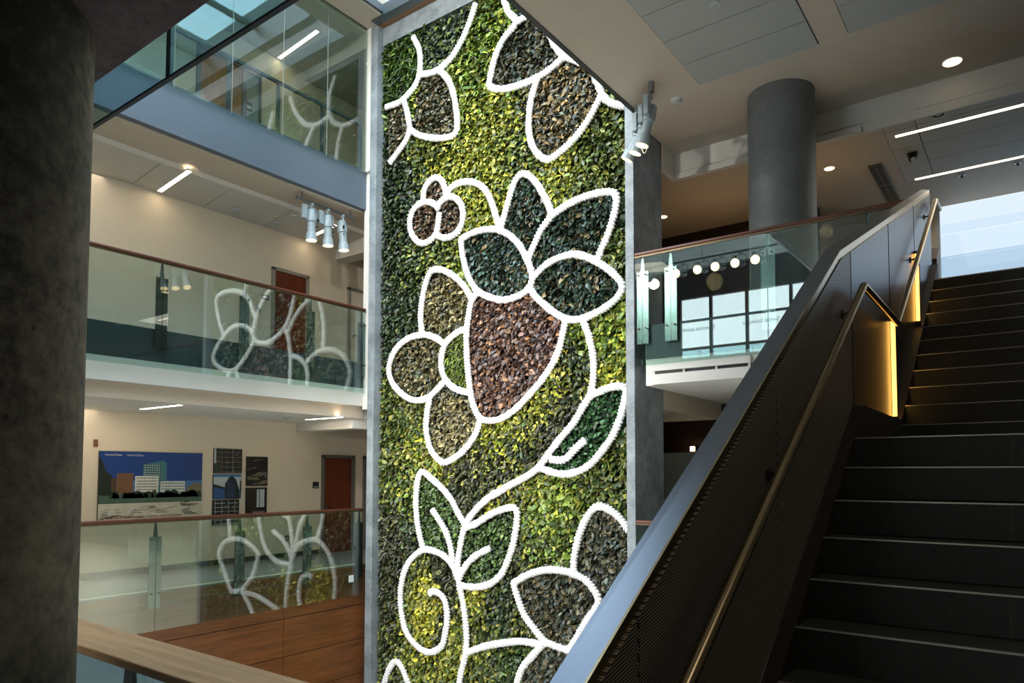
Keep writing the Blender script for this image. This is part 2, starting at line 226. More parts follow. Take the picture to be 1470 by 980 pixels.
REG=[["a3","olive2",[[-8.8,9.262],[-8.593,9.03],[-8.461,8.758],[-8.376,8.391],[-8.345,8.111],[-8.373,7.948],[-8.508,7.91],[-8.776,7.955],[-9.083,8.061],[-9.348,8.193],[-9.542,8.349],[-9.31,9.343],[-8.91,9.253]]],["a4","olive2",[[-9.72,8.977],[-9.631,8.733],[-9.583,8.528],[-9.555,8.329],[-9.67,8.147],[-9.853,8.007],[-10.085,7.842],[-10.221,7.839],[-10.238,9.019]]],["a1","fern",[[-9.473,10.14],[-9.342,9.9],[-9.288,9.667],[-9.304,9.388],[-9.423,9.167],[-9.635,9.046],[-9.865,8.975],[-10.203,8.993],[-10.256,10.259],[-10.223,10.321]]],["a2","greygreen",[[-7.874,10.325],[-7.946,10.152],[-8.058,9.904],[-8.228,9.652],[-8.46,9.419],[-8.697,9.31],[-8.971,9.274],[-9.285,9.344],[-9.307,9.674],[-9.453,10.133],[-8.92,10.379]]],["a5","olive3",[[-7.017,9.492],[-7.288,9.302],[-7.484,9.026],[-7.569,8.75],[-7.607,8.588],[-7.498,8.482],[-7.259,8.395],[-6.949,8.361],[-6.697,8.361],[-6.476,8.386],[-6.26,8.447],[-6.081,8.527],[-6.259,8.898],[-6.403,9.221],[-6.748,9.481]]],["a7","bronze",[[-6.564,8.375],[-6.648,8.186],[-6.722,7.96],[-6.752,7.677],[-6.737,7.423],[-6.662,7.195],[-6.511,6.997],[-6.357,6.907],[-6.215,6.938],[-5.936,7.066],[-5.71,7.234],[-5.532,7.428],[-5.378,7.653],[-5.464,7.955],[-5.751,8.322],[-6.048,8.475]]],["a9","teal",[[-7.106,9.923],[-6.798,9.564],[-7.002,9.537]]],["b1","brown2",[[-9.18,6.864],[-9.172,7.035],[-9.065,7.182],[-8.88,7.238],[-8.721,7.144],[-8.639,6.962],[-8.605,6.803],[-8.804,6.767],[-9.022,6.828]]],["b2","brown2",[[-8.793,6.638],[-8.973,6.787],[-9.229,6.839],[-9.444,6.746],[-9.533,6.543],[-9.489,6.311],[-9.336,6.125],[-9.186,6.055],[-9.014,6.069],[-8.861,6.165],[-8.791,6.385],[-8.778,6.526]]],["b3","brown2",[[-8.827,6.7],[-8.638,6.789],[-8.46,6.776],[-8.303,6.662],[-8.206,6.489],[-8.205,6.295],[-8.285,6.137],[-8.445,6.053],[-8.655,6.052],[-8.832,6.141],[-8.776,6.346],[-8.778,6.562]]],["b5","teal",[[-7.327,5.99],[-7.245,6.224],[-7.163,6.439],[-7.062,6.682],[-6.973,6.776],[-6.881,6.803],[-6.742,6.735],[-6.567,6.528],[-6.432,6.302],[-6.338,6.103],[-6.289,5.949],[-6.289,5.949],[-6.471,5.795],[-6.605,5.597],[-6.71,5.423],[-6.773,5.304],[-6.899,5.523],[-7.06,5.719],[-7.265,5.876]]],["b6","teal",[[-6.289,5.955],[-6.096,6.033],[-5.842,6.101],[-5.559,6.128],[-5.285,6.109],[-5.135,6.052],[-5.103,5.9],[-5.171,5.645],[-5.272,5.396],[-5.364,5.233],[-5.454,5.061],[-5.598,5.13],[-5.844,5.23],[-6.098,5.239],[-6.358,5.182],[-6.683,5.029],[-6.773,5.304],[-6.773,5.304],[-6.71,5.423],[-6.605,5.597],[-6.471,5.795],[-6.289,5.949]]],["b8","teal",[[-8.239,5.945],[-8.037,5.999],[-7.773,6.014],[-7.474,5.97],[-7.265,5.876],[-7.06,5.719],[-6.899,5.523],[-6.78,5.306],[-6.694,5.096],[-6.683,4.933],[-6.8,4.789],[-7.018,4.718],[-7.303,4.707],[-7.596,4.804],[-7.855,4.951],[-8.032,5.185],[-8.145,5.446],[-8.214,5.703],[-8.239,5.945]]],["b9","teal",[[-6.694,4.967],[-6.547,5.078],[-6.358,5.182],[-6.098,5.239],[-5.844,5.23],[-5.598,5.13],[-5.359,4.975],[-5.159,4.806],[-5.013,4.604],[-5.062,4.464],[-5.228,4.34],[-5.464,4.244],[-5.707,4.185],[-5.955,4.196],[-6.21,4.322],[-6.471,4.532],[-6.644,4.701],[-6.741,4.861]]],["b10","khaki",[[-9.193,4.388],[-9.225,4.653],[-9.199,4.939],[-9.128,5.219],[-9.032,5.42],[-8.936,5.505],[-8.721,5.476],[-8.509,5.369],[-8.302,5.222],[-8.12,5.026],[-7.995,4.828],[-8.051,4.568],[-8.094,4.368],[-8.295,4.323],[-8.569,4.128],[-8.758,4.237],[-9.192,4.341]]],["c4","brown",[[-7.842,4.941],[-7.986,4.792],[-8.059,4.527],[-8.102,4.189],[-8.091,3.845],[-8.067,3.569],[-8.021,3.259],[-7.953,2.984],[-7.852,2.777],[-7.715,2.67],[-7.462,2.652],[-7.256,2.699],[-7.015,2.826],[-6.779,3.011],[-6.51,3.246],[-6.285,3.51],[-6.155,3.747],[-6.082,3.987],[-6.027,4.213],[-6.21,4.322],[-6.471,4.532],[-6.741,4.845],[-7.018,4.718],[-7.303,4.707],[-7.596,4.804],[-7.833,4.931]]],["c2","olive",[[-8.639,4.092],[-8.686,4.133],[-8.9,4.252],[-9.168,4.326],[-9.542,4.3],[-9.848,4.149],[-10.013,3.942],[-10.063,3.722],[-9.97,3.491],[-9.759,3.291],[-9.502,3.147],[-9.253,3.103],[-9.01,3.145],[-8.796,3.279],[-8.633,3.401]]],["c3","grass",[[-8.116,4.311],[-8.34,4.258],[-8.546,4.142],[-8.661,3.989],[-8.706,3.765],[-8.658,3.55],[-8.517,3.364],[-8.333,3.247],[-8.073,3.171]]],["c5","khaki",[[-8.976,3.132],[-9.031,2.905],[-9.067,2.623],[-9.026,2.374],[-8.928,2.16],[-8.738,1.982],[-8.598,1.94],[-8.37,2.02],[-8.146,2.153],[-7.95,2.344],[-7.842,2.508],[-7.791,2.647],[-8.02,3.158],[-8.333,3.247],[-8.633,3.401]]],["c7","deep",[[-5.556,2.958],[-5.335,3.032],[-5.136,3.068],[-4.968,3.027],[-4.992,2.811],[-5.074,2.554],[-5.206,2.297],[-5.373,2.096],[-5.577,1.891],[-5.82,1.773],[-6.069,1.733],[-6.324,1.773],[-6.529,1.842],[-6.778,1.704],[-6.548,1.851],[-6.398,2.021],[-6.231,2.204],[-5.729,2.764]]],["d2","small",[[-9.125,0.386],[-9.235,0.693],[-9.298,1.036],[-9.302,1.383],[-9.246,1.687],[-9.139,1.774],[-8.95,1.667],[-8.661,1.478],[-8.434,1.272],[-8.295,1.069],[-8.104,0.837],[-8.183,0.621],[-8.288,0.039],[-8.594,0.264],[-8.822,0.333]]],["d5","small",[[-8.077,0.798],[-7.839,0.89],[-7.53,1.054],[-7.229,1.155],[-7.024,1.169],[-6.985,1.034],[-7.009,0.8],[-7.081,0.525],[-7.178,0.285],[-7.325,0.039],[-7.576,-0.14],[-7.885,-0.217],[-8.205,-0.223],[-8.252,0.329]]],["d7","egg",[[-8.287,-0.083],[-8.398,0.113],[-8.594,0.264],[-8.822,0.333],[-9.101,0.349],[-9.349,0.212],[-9.529,0.026],[-9.648,-0.245],[-9.694,-0.555],[-9.652,-0.898],[-9.544,-1.187],[-9.331,-1.373],[-9.093,-1.478],[-8.862,-1.465],[-8.637,-1.316],[-8.555,-1.058],[-8.391,-0.791],[-8.312,-0.372]]],["d10","olive3",[[-7.056,-0.073],[-6.793,0.077],[-6.469,0.187],[-6.156,0.213],[-5.895,0.179],[-5.683,0.107],[-5.538,-0.022],[-5.445,-0.19],[-5.519,-0.34],[-5.644,-0.497],[-5.791,-0.731],[-5.984,-1.017],[-5.984,-1.017],[-6.246,-0.982],[-6.447,-0.929],[-6.653,-0.752],[-6.84,-0.567],[-6.983,-0.277],[-7.056,-0.073]]],["d12","olive3",[[-5.895,0.198],[-5.873,0.454],[-5.786,0.787],[-5.638,1.083],[-5.471,1.24],[-5.267,1.203],[-5.069,1.069],[-4.934,0.901],[-4.939,0.105],[-5.234,-0.063],[-5.477,-0.158],[-5.683,0.107]]],["d13","olive3",[[-6.38,-0.975],[-5.984,-1.028],[-6.116,-1.755],[-6.98,-1.915],[-6.886,-1.445],[-6.699,-1.227]]]]
BLOBS=[[-8.459,9.021,0.78,"lime"],[-7.644,9.378,0.57,"lime"],[-7.334,9.764,0.48,"lime"],[-7.105,8.685,0.34,"lime"],[-7.795,7.908,0.8,"yellow"],[-8.617,7.496,0.77,"yellow"],[-9.147,7.838,0.46,"mid"],[-6.955,7.235,0.52,"mid"],[-6.182,6.675,0.41,"yellow"],[-5.53,6.675,0.51,"mid"],[-5.157,7.016,0.43,"mid"],[-5.222,6.208,0.31,"mid"],[-9.886,7.556,0.49,"dark"],[-9.781,6.844,0.66,"dark"],[-9.961,6.058,0.67,"dark"],[-9.853,5.085,0.74,"dark"],[-9.488,5.835,0.55,"mid"],[-7.633,6.798,0.55,"yellow"],[-7.947,6.434,0.36,"yellow"],[-8.603,5.739,0.47,"mid"],[-8.352,5.948,0.37,"yellow"],[-8.944,5.344,0.35,"mid"],[-9.205,4.859,0.36,"dark"],[-8.431,5.324,0.3,"lime"],[-9.749,4.397,0.55,"dark"],[-5.104,5.798,0.24,"dark"],[-5.108,5.148,0.3,"mid"],[-5.055,3.959,0.46,"lime"],[-5.357,3.779,0.36,"lime"],[-5.239,3.229,0.47,"yellow"],[-5.794,4.049,0.25,"lime"],[-5.859,3.612,0.38,"dark"],[-5.991,3.067,0.45,"darkfern"],[-6.322,3.316,0.37,"yellow"],[-6.595,2.936,0.41,"yellow"],[-5.799,2.614,0.31,"darkfern"],[-7.02,2.669,0.4,"yellow"],[-7.613,2.215,0.52,"yellow"],[-7.31,1.619,0.58,"darkfern"],[-6.595,2.193,0.54,"darkfern"],[-7.922,1.857,0.54,"darkfern"],[-8.239,1.49,0.55,"darkfern"],[-6.189,2.519,0.33,"darkfern"],[-9.824,2.93,0.55,"mid"],[-9.629,2.26,0.63,"mid"],[-9.263,1.993,0.52,"yellow"],[-9.995,1.6,0.65,"mid"],[-9.437,1.474,0.53,"lime"],[-8.572,1.923,0.33,"yellow"],[-7.162,1.387,0.32,"yellow"],[-6.734,1.509,0.3,"yellow"],[-7.609,1.26,0.27,"yellow"],[-6.191,1.295,0.64,"lime"],[-5.551,1.632,0.48,"mid"],[-5.126,2.055,0.46,"mid"],[-6.595,0.72,0.53,"lime"],[-5.932,0.756,0.38,"mid"],[-6.734,0.373,0.41,"darkfern"],[-5.43,1.313,0.3,"mid"],[-7.088,0.694,0.28,"dark"],[-9.888,0.676,0.73,"darkfern"],[-9.969,-0.25,0.82,"darkfern"],[-9.426,0.569,0.35,"dark"],[-9.956,-1.165,0.64,"darkfern"],[-10.042,-1.698,0.56,"mid"],[-9.402,-1.475,0.61,"yellow"],[-8.543,-1.594,0.65,"yellow"],[-9.047,-1.798,0.51,"yellow"],[-7.909,-0.546,0.28,"yellow"],[-7.753,-0.765,0.45,"mid"],[-7.91,-0.308,0.23,"yellow"],[-7.304,-0.595,0.5,"dark"],[-7.014,-0.788,0.42,"mid"],[-7.749,-1.587,0.45,"mid"],[-7.904,-1.376,0.23,"yellow"],[-7.156,-1.377,0.43,"small"],[-9.919,10.078,0.61,"fern"],[-5.302,2.591,0.47,"deep"],[-5.152,7.789,0.74,"mid"],[-6.178,8.836,1.1,"olive3"],[-8.37,-2.77,1.24,"mid"],[-5.568,-2.173,1.17,"dark"],[-7.81,10.984,1.33,"mid"],[-5.076,0.698,0.34,"mid"],[-4.967,-0.322,0.67,"mid"]]
# ================================================================ SETTING, left wing (three levels of corridor)
XG=-10.62; XE=-10.70; XW=-12.63; YF=9.45; FH=3.916
Y0,Y1=-2.0,12.4
struct(box(XW-.25,XW,Y0,Y1,-.1,2.9).box(XW-.25,XW,Y0,Y1,2.9,6.9).box(XW-.25,XW,Y0,Y1,6.9,11.0).build('wall_left','cream_paint'))
struct(box(XW,XE,Y0,Y1,-.32,0).build('floor_ground','corridor_floor'))
struct(box(XW,XE,Y0,Y1,3.42,FH).build('floor_middle',['slab_edge_dark']))
struct(box(XW,XE,Y0,Y1,7.3,7.76).build('floor_upper','slab_edge_dark'))
struct(box(XE,XE+.012,Y0,9.62,-.022,0.0).build('trim_1','cream_paint'))
# wood panelled face below the ground corridor, built board by board with open joints
w=MB(); ys=[-2.34,.18,2.70,5.22,7.74,9.72]; zs=[-3.9,-3.4,-2.75,-2.12,-1.46,-.80,-.20,-.05]
for i in range(len(ys)-1):
    for j in range(len(zs)-1):
        w.box(XE-.02,XE+.006,ys[i]+.005,ys[i+1]-.005,zs[j]+.006,zs[j+1]-.006)
struct(w.build('wall_panelling','panel_wood')); struct(box(XE-.2,XE-.02,-2.3,9.72,-3.9,-.32).build('wall_below','dark_paint'))
# slab faces
struct(box(XE-.1,XE+.0,Y0,9.60,3.07,3.42).build('trim_2','fascia_white'))
struct(box(XE-.1,XE+.03,Y0,9.60,7.0,7.78).build('trim_3','fascia_grey'))
# ceilings
struct(MB().prism([(XW,2.80),(-10.82,2.83),(-10.82,3.3),(XW,3.3)],'Y',Y0,Y1).build('ceiling_ground','white_paint'))
struct(box(-10.82,XE-.1,Y0,9.6,2.83,3.3).build('trim_4','soffit_paint'))
def lay_ceiling(name,za,zb,xb,mat,lab):   # acoustic boards with fine joints
    m=MB(); n=11; L=(Y1-Y0)/n
    for i in range(n):
        a=Y0+i*L+.006; b=Y0+(i+1)*L-.006
        m.prism([(XW,za),(xb,zb),(xb,zb+.03),(XW,za+.03)],'Y',a,b)
    struct(m.build(name,mat)); struct(MB().prism([(XW,za+.03),(xb,zb+.03),(xb,zb+.1),(XW,za+.1)],'Y',Y0,Y1).build(name+'_back','dark_paint'))
lay_ceiling('ceiling_middle',6.78,6.90,-11.62,'ceiling_tile','')
struct(box(-11.62,XE-.1,Y0,Y1,6.985,7.3).build('ceiling_edge','soffit_paint'))
struct(box(-11.625,-11.60,Y0,Y1,6.90,6.985).build('trim_5','white_paint'))
struct(MB().prism([(XW,10.44),(-10.7,10.62),(-10.7,10.75),(XW,10.75)],'Y',Y0,9.45).build('ceiling_upper','ceiling_tile'))
struct(box(XW,-10.6,9.45,Y1,10.30,10.75).build('ceiling_upper_end','ceiling_tile'))
# cross beams at the corridor ends
struct(box(XW,XE-.15,9.37,9.75,2.63,2.84).build('trim_6','white_paint')); struct(box(XW,XE-.15,10.35,10.7,6.55,6.95).build('trim_7','white_paint'))
struct(box(XW,-10.4,Y1,Y1+.2,-.3,11).build('wall_back','cream_paint'))
struct(box(-10.62,-10.40,9.95,Y1,-3.9,10.7).build('wall_service','cream_paint'))
struct(box(XW,XW+.015,Y0,Y1,0,.095).build('baseboard_left','baseboard_dark'))
struct(box(XW,XE,Y0-.2,Y0,-.3,11).build('wall_end','cream_paint'))
# ================================================================ doors of the left wing
def door(n,y0,y1,z0,top,leaf,framem,label=None):
    d=MB().box(XW-.02,XW+.02,y0+.05,y1-.05,z0,top-.05).build('door_%d'%n,leaf,origin=(XW,(y0+y1)/2,z0)); struct(d)
    f=MB().box(XW-.01,XW+.05,y0-.02,y0+.05,z0,top).box(XW-.01,XW+.05,y1-.05,y1+.02,z0,top).box(XW-.01,XW+.05,y0-.02,y1+.02,top-.05,top+.02)
    f.build('door_frame',framem,d,bevel=.004)
    h=MB().tube([(XW+.02,y0+.13,z0+1.0),(XW+.07,y0+.13,z0+1.0),(XW+.07,y0+.24,z0+1.0)],.011); h.cyl(XW+.024,y0+.13,z0+.97,z0+1.03,.022,12)
    h.build('door_handle','steel_post',d,smooth=True)
    return d
door(1,10.06,10.93,0,2.13,'door_wood','frame_dark'); door(2,11.25,12.1,0,2.13,'door_wood','frame_dark')
door(3,8.72,9.60,FH,5.99,'door_wood','frame_grey'); door(4,10.72,11.6,FH,5.99,'cream_paint','frame_grey')
d5=MB().box(XW-.02,XW+.02,7.05,7.93,7.78,9.83).build('door_5','amber_wood',origin=(XW,7.5,7.78)); struct(d5)
MB().box(XW,XW+.06,6.98,7.05,7.78,9.9).box(XW,XW+.06,7.93,7.99,7.78,9.9).box(XW,XW+.06,6.98,7.99,9.83,9.9).box(XW,XW+.05,7.62,7.68,7.78,9.83).build('door_frame','grey_metal',d5)
w1=MB().box(XW-.01,XW+.015,8.02,8.33,7.9,9.82).build('window_1','blue_glass',origin=(XW,8.2,7.9)); struct(w1)
MB().box(XW,XW+.05,8.33,8.37,7.78,9.86).box(XW,XW+.05,7.99,8.02,7.78,9.86).box(XW,XW+.05,7.99,8.37,9.82,9.86).build('window_frame','grey_metal',w1)
# ================================================================ glazed wall of the upper corridor (frameless panes)
gj=[-2.0,-.4,.6,1.55,2.55,3.55,4.53,5.52,6.50,7.487,8.46,9.44]
gw=MB()
for a,b in zip(gj[:-1],gj[1:]): gw.box(XG-.008,XG+.008,a+.004,b-.004,7.72,10.66)
gwo=struct(gw.build('window_2','wall_glass',origin=(XG,9.4,7.72)))
s=MB()
for y in gj[1:-1]: s.box(XG-.006,XG+.006,y-.004,y+.004,7.72,10.66)
s.build('silicone_joint','pale_panel',gwo)
MB().box(XG-.02,XG+.02,-2,9.44,10.66,10.70).build('window_frame','slab_edge_dark',gwo)
struct(box(XG-.03,XG+.10,9.44,9.52,7.74,10.7).build('trim_8','white_paint')); struct(box(XE-.02,XG+.06,9.50,9.56,3.0,7.76).build('trim_9','fascia_white'))
# ================================================================ roof over the atrium: beams, skylight
RZ=10.66
struct(box(-10.70,-10.07,-2,9.45,RZ,RZ+.35).build('ceiling_atrium_edge','soffit_paint'))
struct(box(-10.07,-4.4,8.43,8.62,RZ-.05,RZ+.5).build('trim_10','grey_metal'))
struct(box(-10.34,-4.75,9.28,9.45,RZ-.02,RZ+.2).build('trim_11','grey_metal'))
struct(box(-10.34,-4.75,9.45,9.70,RZ,RZ+.04).build('soffit_wall_head','soffit_wood'))
struct(box(-10.34,-4.75,9.60,9.95,10.29,RZ).build('wall_head','fin_concrete'))
sk=MB()
for x in (-8.3,-6.4): sk.box(x-.035,x+.035,-2,8.43,RZ+.34,RZ+.45)
for y in (-.6,1.7,4.0,6.3): sk.box(-10.07,-4.6,y-.05,y+.05,RZ+.28,RZ+.45)
sk.box(-10.2,-10.02,8.6,9.3,RZ+.05,RZ+.2)
r=struct(sk.build('window_skylight','grey_metal',origin=(-7,4,RZ)))
MB().box(-10.07,-4.6,-2,8.43,RZ+.47,RZ+.49).box(-10.07,-4.6,8.62,9.28,RZ+.47,RZ+.49).build('skylight_glass','roof_glass',r)
struct(box(-10.07,-4.6,-2.2,-2,7.5,RZ+.6).build('wall_atrium_rear','white_paint'))
struct(box(-4.6,-4.4,-2,9.44,7.6,RZ+.6).build('wall_atrium_right','white_paint'))
# ================================================================ concrete fins either side of the living wall
struct(box(-10.52,-10.34,YF,9.95,-3.9,RZ+.02).build('wall_fin_left','fin_concrete',bevel=.006))
struct(box(-4.89,-4.75,YF,10.44,-3.9,RZ+.02).build('wall_fin_right','fin_concrete',bevel=.006))
# ================================================================ camera side and right wing
struct(box(-10.62,3.2,-4,1.43,-.3,0).build('floor_near','floor_tile'))
struct(box(-1.3,3.2,1.43,1.70,-.3,0).build('floor_stair_foot','floor_tile'))
struct(box(-10.62,3.2,-4.2,-4,-.3,3.2).build('wall_rear','cream_paint'))
struct(box(-10.9,-10.62,-4,-2.2,-.3,3.2).build('wall_side','cream_paint'))
struct(box(-10.62,3.2,-1.4,1.055,3.07,FH).build('ceiling_near','soffit_concrete'))
struct(box(-10.62,3.2,-4.2,-1.4,3.07,FH).build('ceiling_near_rear','soffit_concrete'))
struct(box(3.2,3.4,-4.2,15.5,-.3,7.8).build('wall_right','side_wall'))
# rear window wall of the middle level (seen mirrored in the balcony glass)
rw=MB().box(-10.62,3.2,-1.15,-1.0,FH,5.15).box(-10.62,3.2,-1.15,-1.0,6.92,7.8).box(-10.62,-8.5,-1.15,-1,5.15,6.92).box(-4.0,3.2,-1.15,-1,5.15,6.92)
struct(rw.build('wall_rear_middle','dark_paint'))
wr=MB()
for x in (-8.5,-7.55,-6.5,-5.3,-4.0): wr.box(x-.04,x+.04,-1.14,-1.04,5.15,6.92)
wr.box(-8.5,-4,-1.14,-1.04,6.23,6.29)
wro=struct(wr.build('window_3','black_plastic',origin=(-6,-1.1,5.15)))
MB().box(-8.5,-4,-1.10,-1.09,5.15,6.92).build('pane','clear_glass',wro)
struct(box(-10.62,-1.32,1.43,3.62,-.3,0).build('floor_ledge','floor_tile'))
# middle level of the right wing
struct(box(-4.60,-1.2,9.50,15.5,3.42,FH).box(-1.2,3.2,9.13,15.5,3.42,FH).box(-9.5,-4.6,10.5,15.5,3.42,FH).build('floor_right','slab_edge_dark'))
struct(box(-4.60,3.2,9.52,15.5,3.03,3.42).build('ceiling_right_ground','white_paint'))
fb=MB().box(-4.47,-3.05,9.44,9.52,3.225,3.335).box(-4.47,-1.35,9.44,9.52,3.03,3.175)
for x in (-3.99,-3.52,-3.07): fb.box(x-.014,x+.014,9.46,9.50,3.17,3.23)
struct(fb.build('trim_12','fascia_white')); struct(box(-4.45,-3.05,9.500,9.518,3.17,3.23).build('trim_13','black_plastic'))
struct(box(-8,-4.75,10.45,13.2,2.76,3.4).build('ceiling_right_low','soffit_paint'))
struct(box(-4.7,3.2,9.5,15.5,-.3,0).box(-8,-4.7,10.6,15.5,-.3,0).build('floor_right_ground','corridor_floor'))
struct(box(-10.9,3.4,-4.2,13.2,-4.1,-3.9).build('floor_lower','lower_floor'))
struct(box(-4.75,3.4,9.6,9.8,-3.9,-.3).build('wall_lower_right','cream_paint')); struct(box(-10.9,3.4,-4.2,-4.0,-3.9,-.3).build('wall_lower_rear','side_wall')); struct(box(3.2,3.4,-4.2,9.8,-3.9,-.3).build('wall_lower_side','cream_paint')); struct(box(-10.9,-10.7,-4.2,-2.3,-3.9,-.3).build('wall_lower_left','side_wall'))
struct(box(-8,3.2,13.0,13.2,0,3.05).build('wall_right_ground','dark_wood'))
struct(box(-8,-4.3,12.6,13.0,0,2.14).build('wall_counter','pale_panel'))
# upper ceiling (plaster) and the lower bay beyond the down-stand
P1=(-3.585,-2.04,-2.0,9.135); P2=(-1.71,.4,-2.0,9.11)
cz=7.055
cm=MB()
def ring(m,x0,x1,y0,y1,holes,z,t):
    xs=sorted({x0,x1}|{v for h in holes for v in h[:2]}); yy=sorted({y0,y1}|{v for h in holes for v in h[2:]})
    for a,b in zip(xs[:-1],xs[1:]):
        for c,d in zip(yy[:-1],yy[1:]):
            cx,cy=(a+b)/2,(c+d)/2
            if not any(h[0]<cx<h[1] and h[2]<cy<h[3] for h in holes): m.box(a,b,c,d,z,z+t)
ring(cm,-4.60,3.2,-1.0,10.97,[P1,P2],cz,.5); cm.box(-4.76,-4.6,9.45,10.97,cz,cz+.5)
struct(cm.build('ceiling_right','soffit_paint'))
struct(box(-4.66,-4.60,-1,9.45,7.04,7.8).build('trim_14','black_plastic'))
def panels(name,P,rows,xs=()):
    m=MB(); yy=[P[2]]+list(rows)+[P[3]]
    for a,b in zip(yy[:-1],yy[1:]):
        m.box(P[0]+.012,P[1]-.012,a+.005,b-.005,cz-.012,cz+.02)
    struct(m.build(name,'pale_panel')); struct(box(P[0],P[1],P[2],P[3],cz+.03,cz+.1).build(name+'_back','dark_paint'))
rows=[-1.2,-.6,0,.62,1.23,1.84,2.45,3.07,3.68,4.29,4.9,5.51,6.12,6.73,7.34,7.95,8.55]
panels('ceiling_panels',P1,rows); panels('ceiling_panels_right',P2,[r-.05 for r in rows])
lz=6.74
lm=MB(); ring(lm,-8,3.2,10.99,15.3,[(-1.70,2.6,11.05,13.62)],lz,.3)
struct(lm.build('ceiling_bay','soffit_paint'))
struct(box(-4.75,3.2,10.95,10.99,lz,cz).build('trim_15','white_paint'))
struct(box(-4.75,-1.9,10.90,10.95,lz-.13,lz-.04).box(-4.75,3.2,10.96,11.0,lz-.13,lz).build('trim_16','white_paint'))
struct(box(-4.78,-4.735,10.44,10.97,lz-.13,cz).build('trim_17','white_paint'))
struct(box(-8,-4.75,10.4,11,lz,7.1).build('ceiling_bay_side','soffit_paint'))
tl=MB()
xs=[-1.70,-1.28,2.6]; yy=[11.05,11.46,12.16,12.86,13.62]
for a,b in zip(xs[:-1],xs[1:]):
    for c,d in zip(yy[:-1],yy[1:]): tl.box(a+.006,b-.006,c+.006,d-.006,lz-.004,lz+.02)
struct(tl.build('ceiling_bay_panels','ceiling_tile')); struct(box(-1.7,2.6,11.05,13.62,lz+.03,lz+.1).build('ceiling_bay_back','dark_paint'))
struct(box(-8,-3.2,13.9,14.1,FH,lz).build('wall_dark','dark_wood'))
struct(box(-8.2,-1.42,15.3,15.5,FH,lz+.3).build('wall_far','cream_paint')); struct(box(-8.2,-8,9.9,15.5,-.3,7.2).build('wall_far_left','cream_paint'))
# far glazed wall at the head of the stairs
fw=MB()
for x in (-1.42,3.15): fw.box(x-.0,x+.05,15.3,15.4,FH,lz)
fw.box(-1.42,3.2,15.3,15.4,FH,FH+.06)
fwo=struct(fw.build('window_4','white_plastic',origin=(0,15.3,FH)))
MB().box(-1.42,3.2,15.34,15.36,6.40,lz).build('pane','clear_glass',fwo); MB().box(-1.42,3.2,15.34,15.36,5.80,6.40).build('pane','clear_glass_blue',fwo)
MB().box(-1.42,3.2,15.34,15.36,FH,5.80).build('pane','blue_glass',fwo)
# ================================================================ columns
def column(x,y,r,z0,z1,mat,label):
    m=MB(); m.cyl(x,y,z0,z1,r,96)
    o=m.build('concrete_column',mat,origin=(x,y,z0),smooth=True); tag(o,label,'column')
    return o
column(-2.504,.556,.44,0,3.07,'column_concrete','huge round dark pitted concrete column in the left foreground')
c=column(-2.78,10.09,.445,FH,cz,'grey_concrete','round grey concrete column rising to the ceiling behind the right balcony glass')
# ================================================================ balustrades
def balustrade(label,axis,fixed,a,b,posts,floor,inner,outer_sign,group=None,glass_m='rail_glass',railm=None,tape=False,zt=1.072,zb=-.60,end_post=True):
    """axis: run direction; fixed: the other plan coordinate of the glass; inner: +1/-1 towards the walkway"""
    def B(m,u0,u1,v0,v1,z0,z1):
        v0,v1=sorted((v0,v1))
        return m.box(v0,v1,u0,u1,z0,z1) if axis=='Y' else m.box(u0,u1,v0,v1,z0,z1)
    def P(u,v,z): return (v,u,z) if axis=='Y' else (u,v,z)
    t=thing('glass_balustrade',label,'balustrade',P((a+b)/2,fixed,floor+zb),group)
    m=MB(); B(m,a,b,fixed-.032,fixed+.032,floor+zt-.042,floor+zt)
    m.build('handrail',railm or ('rail_wood' if axis=='Y' else 'cross_rail_wood'),t,bevel=.012)
    m=MB(); B(m,a,b,fixed-.012,fixed+.012,floor+zt-.07,floor+zt-.042); m.build('rail_channel','steel_dark',t)
    cuts=sorted([a]+[p for p in posts if a+.05<p<b-.05]+[b])
    for u0,u1 in zip(cuts[:-1],cuts[1:]):
        m=MB(); B(m,u0+.005,u1-.005,fixed-.007,fixed+.007,floor+zb,floor+zt-.07); m.build('glass_panel',glass_m,t)
    for p in posts:
        m=MB(); v=fixed+inner*.03
        B(m,p-.092,p-.004,v-.006,v+.006,floor-.275,floor+.79); B(m,p+.004,p+.092,v-.006,v+.006,floor-.275,floor+.79)
        B(m,p-.006,p+.006,v,v+inner*.05,floor-.2,floor+.78)
        po=m.build('post','steel_post',t)
        m=MB(); q=[(p-.035,floor+.78),(p+.035,floor+.78),(p+.012,floor+zt-.06),(p-.012,floor+zt-.06)]
        vs=sorted((v,v+inner*.012)); m.prism(q,'X' if axis=='Y' else 'Y',*vs); m.build('bracket','steel_post',po)
        for zz in (floor+.74,floor-.05):
            for du in (-.06,.06):
                MB().tube([P(p+du,fixed+inner*.02,zz),P(p+du,fixed-inner*.016,zz)],.011,10).build('bolt','steel_dark',po)
    return t
ypost=[2.68,4.05,5.43,6.83,8.18,9.40]
bl1=balustrade('lower left glass balustrade above the wood panelling, level with the posters','Y',XG,2.0,9.46,ypost,0,-1,1,'glass balustrades along the left corridors')
bl2=balustrade('middle left glass balustrade above the white slab edge, with brown handrail','Y',XG,2.0,9.46,ypost,FH,-1,1,'glass balustrades along the left corridors')
bl3=balustrade('right balcony glass balustrade running from the concrete fin to the stair','X',9.42,-4.72,-1.16,[-4.61,-4.17,-2.80,-1.60],FH,1,-1)
bl4=balustrade('short low glass balustrade behind the stair guard beside the concrete fin','X',9.42,-4.72,-1.3,[-4.17,-2.8,-1.6],0,1,-1)
